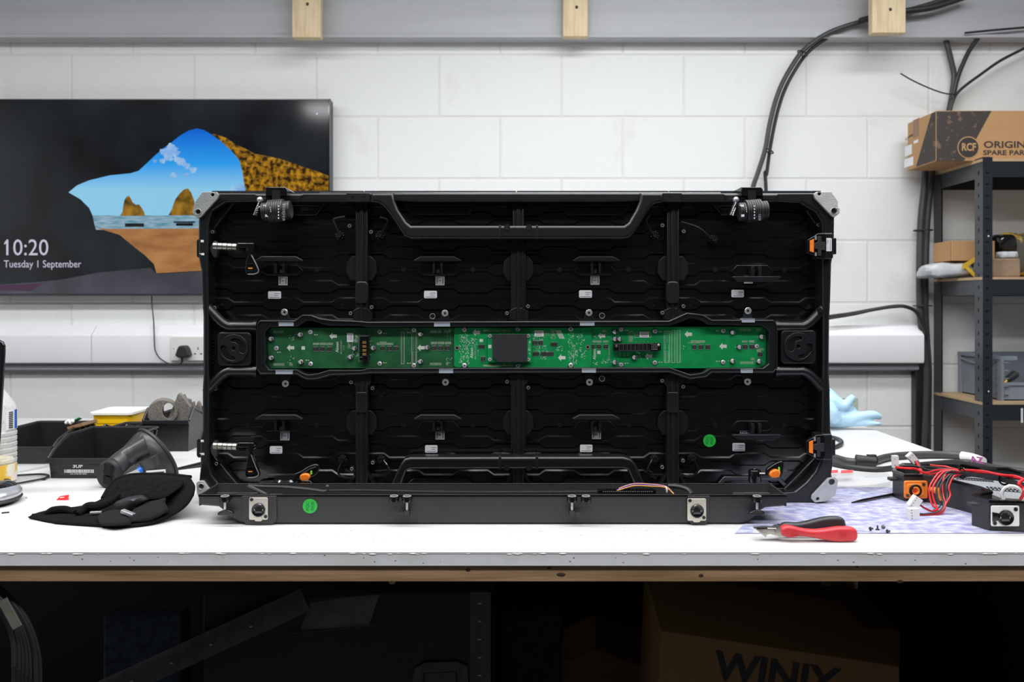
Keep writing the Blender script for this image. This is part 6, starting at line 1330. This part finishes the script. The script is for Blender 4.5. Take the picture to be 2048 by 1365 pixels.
b.box((0, 0.002, 0), ((c-a).length, 0.020, 0.002), R=rz(math.atan2((c-a).y, (c-a).x)*0.6), o=a); simple(b.build('ribbed_strip'), 'dark ribbed rubber strip poking out from behind the cabinet at left', 'rubber strip')
# ================================================================ UNDER THE BENCH
bench = [o for o in C.objects if o.name == 'workbench'][0]
mb('case_dark').box((BX0, BKD-0.050, 0.02), (BX1-0.01, BKD-0.044, rz0)).build('added_dark_back', bench)  # invented panel, added to keep the space under the bench dark
mb('case_dark').box((BX1-0.008, FD+0.125, 0.02), (BX1-0.002, BKD-0.125, TZ-TH)).build('added_dark_end', bench)  # also added, hides the bright wall so the right end stays dark
t = thing('flight_case', (-0.285, 1.62, 0), 'large black flight case with riveted metal corner edge under the bench', 'case')
x0 = V(405, 0, 1.46).x; x1 = V(985, 0, 1.46).x; zt = V(0, 1185, 1.46).z
mb('case_dark').box((x0, 1.462, 0.004), (x1-0.004, 1.80, zt-0.003)).build('body', t, bevel=0.003)
ed = mb('case_metal').box((V(940, 0, 1.46).x, 1.459, 0), (x1, 1.462, zt)).box((x1-0.003, 1.459, 0), (x1, 1.80, zt)).build('corner_edge', t)
b = mb('silver')
for k in range(14): b.ball(V(959, 1208+k*36, 1.459), 0.0028, 8, 5, sc=(1.3, 0.4, 0.5))
b.build('rivet', ed)
b = mb('case_metal'); add_plate(b, [(818,1400),(830,1338),(850,1326),(915,1324),(935,1334),(940,1400)], 1.456, 0.004, [[(840,1400),(846,1346),(915,1342),(918,1400)]], bev=0.001); add_plate(b, [(846,1400),(850,1348),(912,1344),(914,1400)], 1.459, 0.002, bev=0.0005); b.build('handle_plate', t)
lb = plate('document_label', [(622,1205),(758,1190),(738,1252),(600,1262)], 1.459, 0.001, 'paper_shaded', t, bev=0.0001, res=0)
b = mb('case_metal'); b.tube([V(566,1268,1.455), V(650,1262,1.455), V(752,1250,1.455)], 0.0012, n=6, sub=1); b.tube([V(620,1202,1.455), V(756,1190,1.455)], 0.0012, n=6, sub=1); b.build('label_frame', t)
a = V(612, 1200, 1.425); c = V(-60, 1508, 1.425); dr = (c-a).normalized(); kk = (0.012-a.z)/dr.z if dr.z < 0 else 1
e = a+dr*kk
t = mb('case_metal').tube([a, e], 0.006, n=4, sub=1, flat=3.5).build('flat_bar'); simple(t, 'dark flat metal bar leaning diagonally beside the flight case', 'bar')
b = mb('silver')
for k in range(5): q = a+dr*(0.10+k*0.075); b.ball(q+Vector((0, -0.012, 0)), 0.003, 8, 5, sc=(1.2, 1, 0.5))
b.build('rivet', t)
for (x, y0, w_, d, lab) in ((285, 1232, 0.17, 1.75, 'dark blue fabric panel standing under the bench left of the flight case'), (1062, 1232, 0.13, 1.75, 'dark blue fabric panel standing under the bench right of the flight case')):
    p = V(x, y0, d); o = mb('blue_cloth').box((p.x-w_/2, d, 0), (p.x+w_/2, d+0.05, p.z)).build('fabric_panel', bevel=0.008, seg=3); simple(o, lab, 'fabric panel', 'fabric panels under the bench')
# printed carton under the bench
def tilted_box(lab, pts, d, depth, m_, name='cardboard_box'):
    A_ = [V(x, y, d) for x, y in pts]; sh = Vector((0.02, depth, 0.0)); b = mb(m_); b.loft([A_, [q+sh for q in A_]]); o = b.build(name, bevel=0.002); return simple(o, lab, 'box')
D = 1.36
zf = lambda d: YH+CZ/d*F
o = tilted_box('brown carton with large dark blue lettering leaning under the right of the bench', [(1322,1262),(1800,1334),(1790,zf(D)-70),(1290,zf(D)-1)], D, 0.30, 'cardboard_shaded')
b = mb('blue_label'); dirr = (V(1800,1334,D)-V(1322,1262,D)).normalized(); upp = Vector((-dirr.z, 0, dirr.x)); M['ink_blue'] = M['ink']
b = mb('ink'); b.text('WINIX', 0.064, V(1553, 1352, D-0.0006), right=dirr, up=upp, sx=1.05, bold=0.002); b.build('lettering', o)
o = tilted_box('dim brown carton with a white shipping label behind the lettered carton', [(1330,1225),(1800,1262),(1800,zf(1.70)-1),(1330,zf(1.70)-1)], 1.70, 0.25, 'cardboard_shaded')
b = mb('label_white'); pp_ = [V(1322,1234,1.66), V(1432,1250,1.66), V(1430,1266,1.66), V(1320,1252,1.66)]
b = mb('paper_shaded'); add_plate(b, [(1336,1236),(1432,1248),(1430,1263),(1334,1250)], 1.6988, 0.001, bev=0.0001, res=0); b.mat('ink'); b.text('K181025', 0.012, V(1368, 1245, 1.6985), right=(1, 0, -0.12), up=(0.12, 0, 1)); b.text('XTREME', 0.05, V(1560, 1285, 1.6985), right=(1, 0, -0.1), up=(0.1, 0, 1), bold=0.001); b.build('shipping_label', o)
o = tilted_box('dim open carton with raised flaps between the fabric panel and the lettered carton', [(1120,1330),(1190,1300),(1270,1330),(1290,1330),(1290,zf(1.80)-1),(1120,zf(1.80)-1)], 1.80, 0.2, 'cardboard_shaded')
# coil of cable hanging from the rail
t = thing('cable_coil', V(-50, 1166, 1.075), 'coil of black cable hanging from the bench rail at the lower left', 'cable')
rr = random.Random(6)
for k in range(7):
    R_ = 0.062+0.0035*k; cx_ = V(-52+rr.uniform(-3, 3), 0, 1.08).x; czz = rz0-0.003-R_*1.7-0.004
    pts = [Vector((cx_+R_*math.cos(2*PI*i/28), 1.062+k*0.004+0.003*math.sin(i), czz+R_*1.7*math.sin(2*PI*i/28))) for i in range(29)]
    mb('cable').tube(pts, 0.0032, n=7, sub=2).build('loop', t)
mb('paper_shaded').box((-0.006, -0.001, -0.02), (0.006, 0.001, 0.02), R=Matrix.Rotation(-0.5, 3, 'Y'), o=V(20, 1228, 1.05)).build('tie_tag', t)
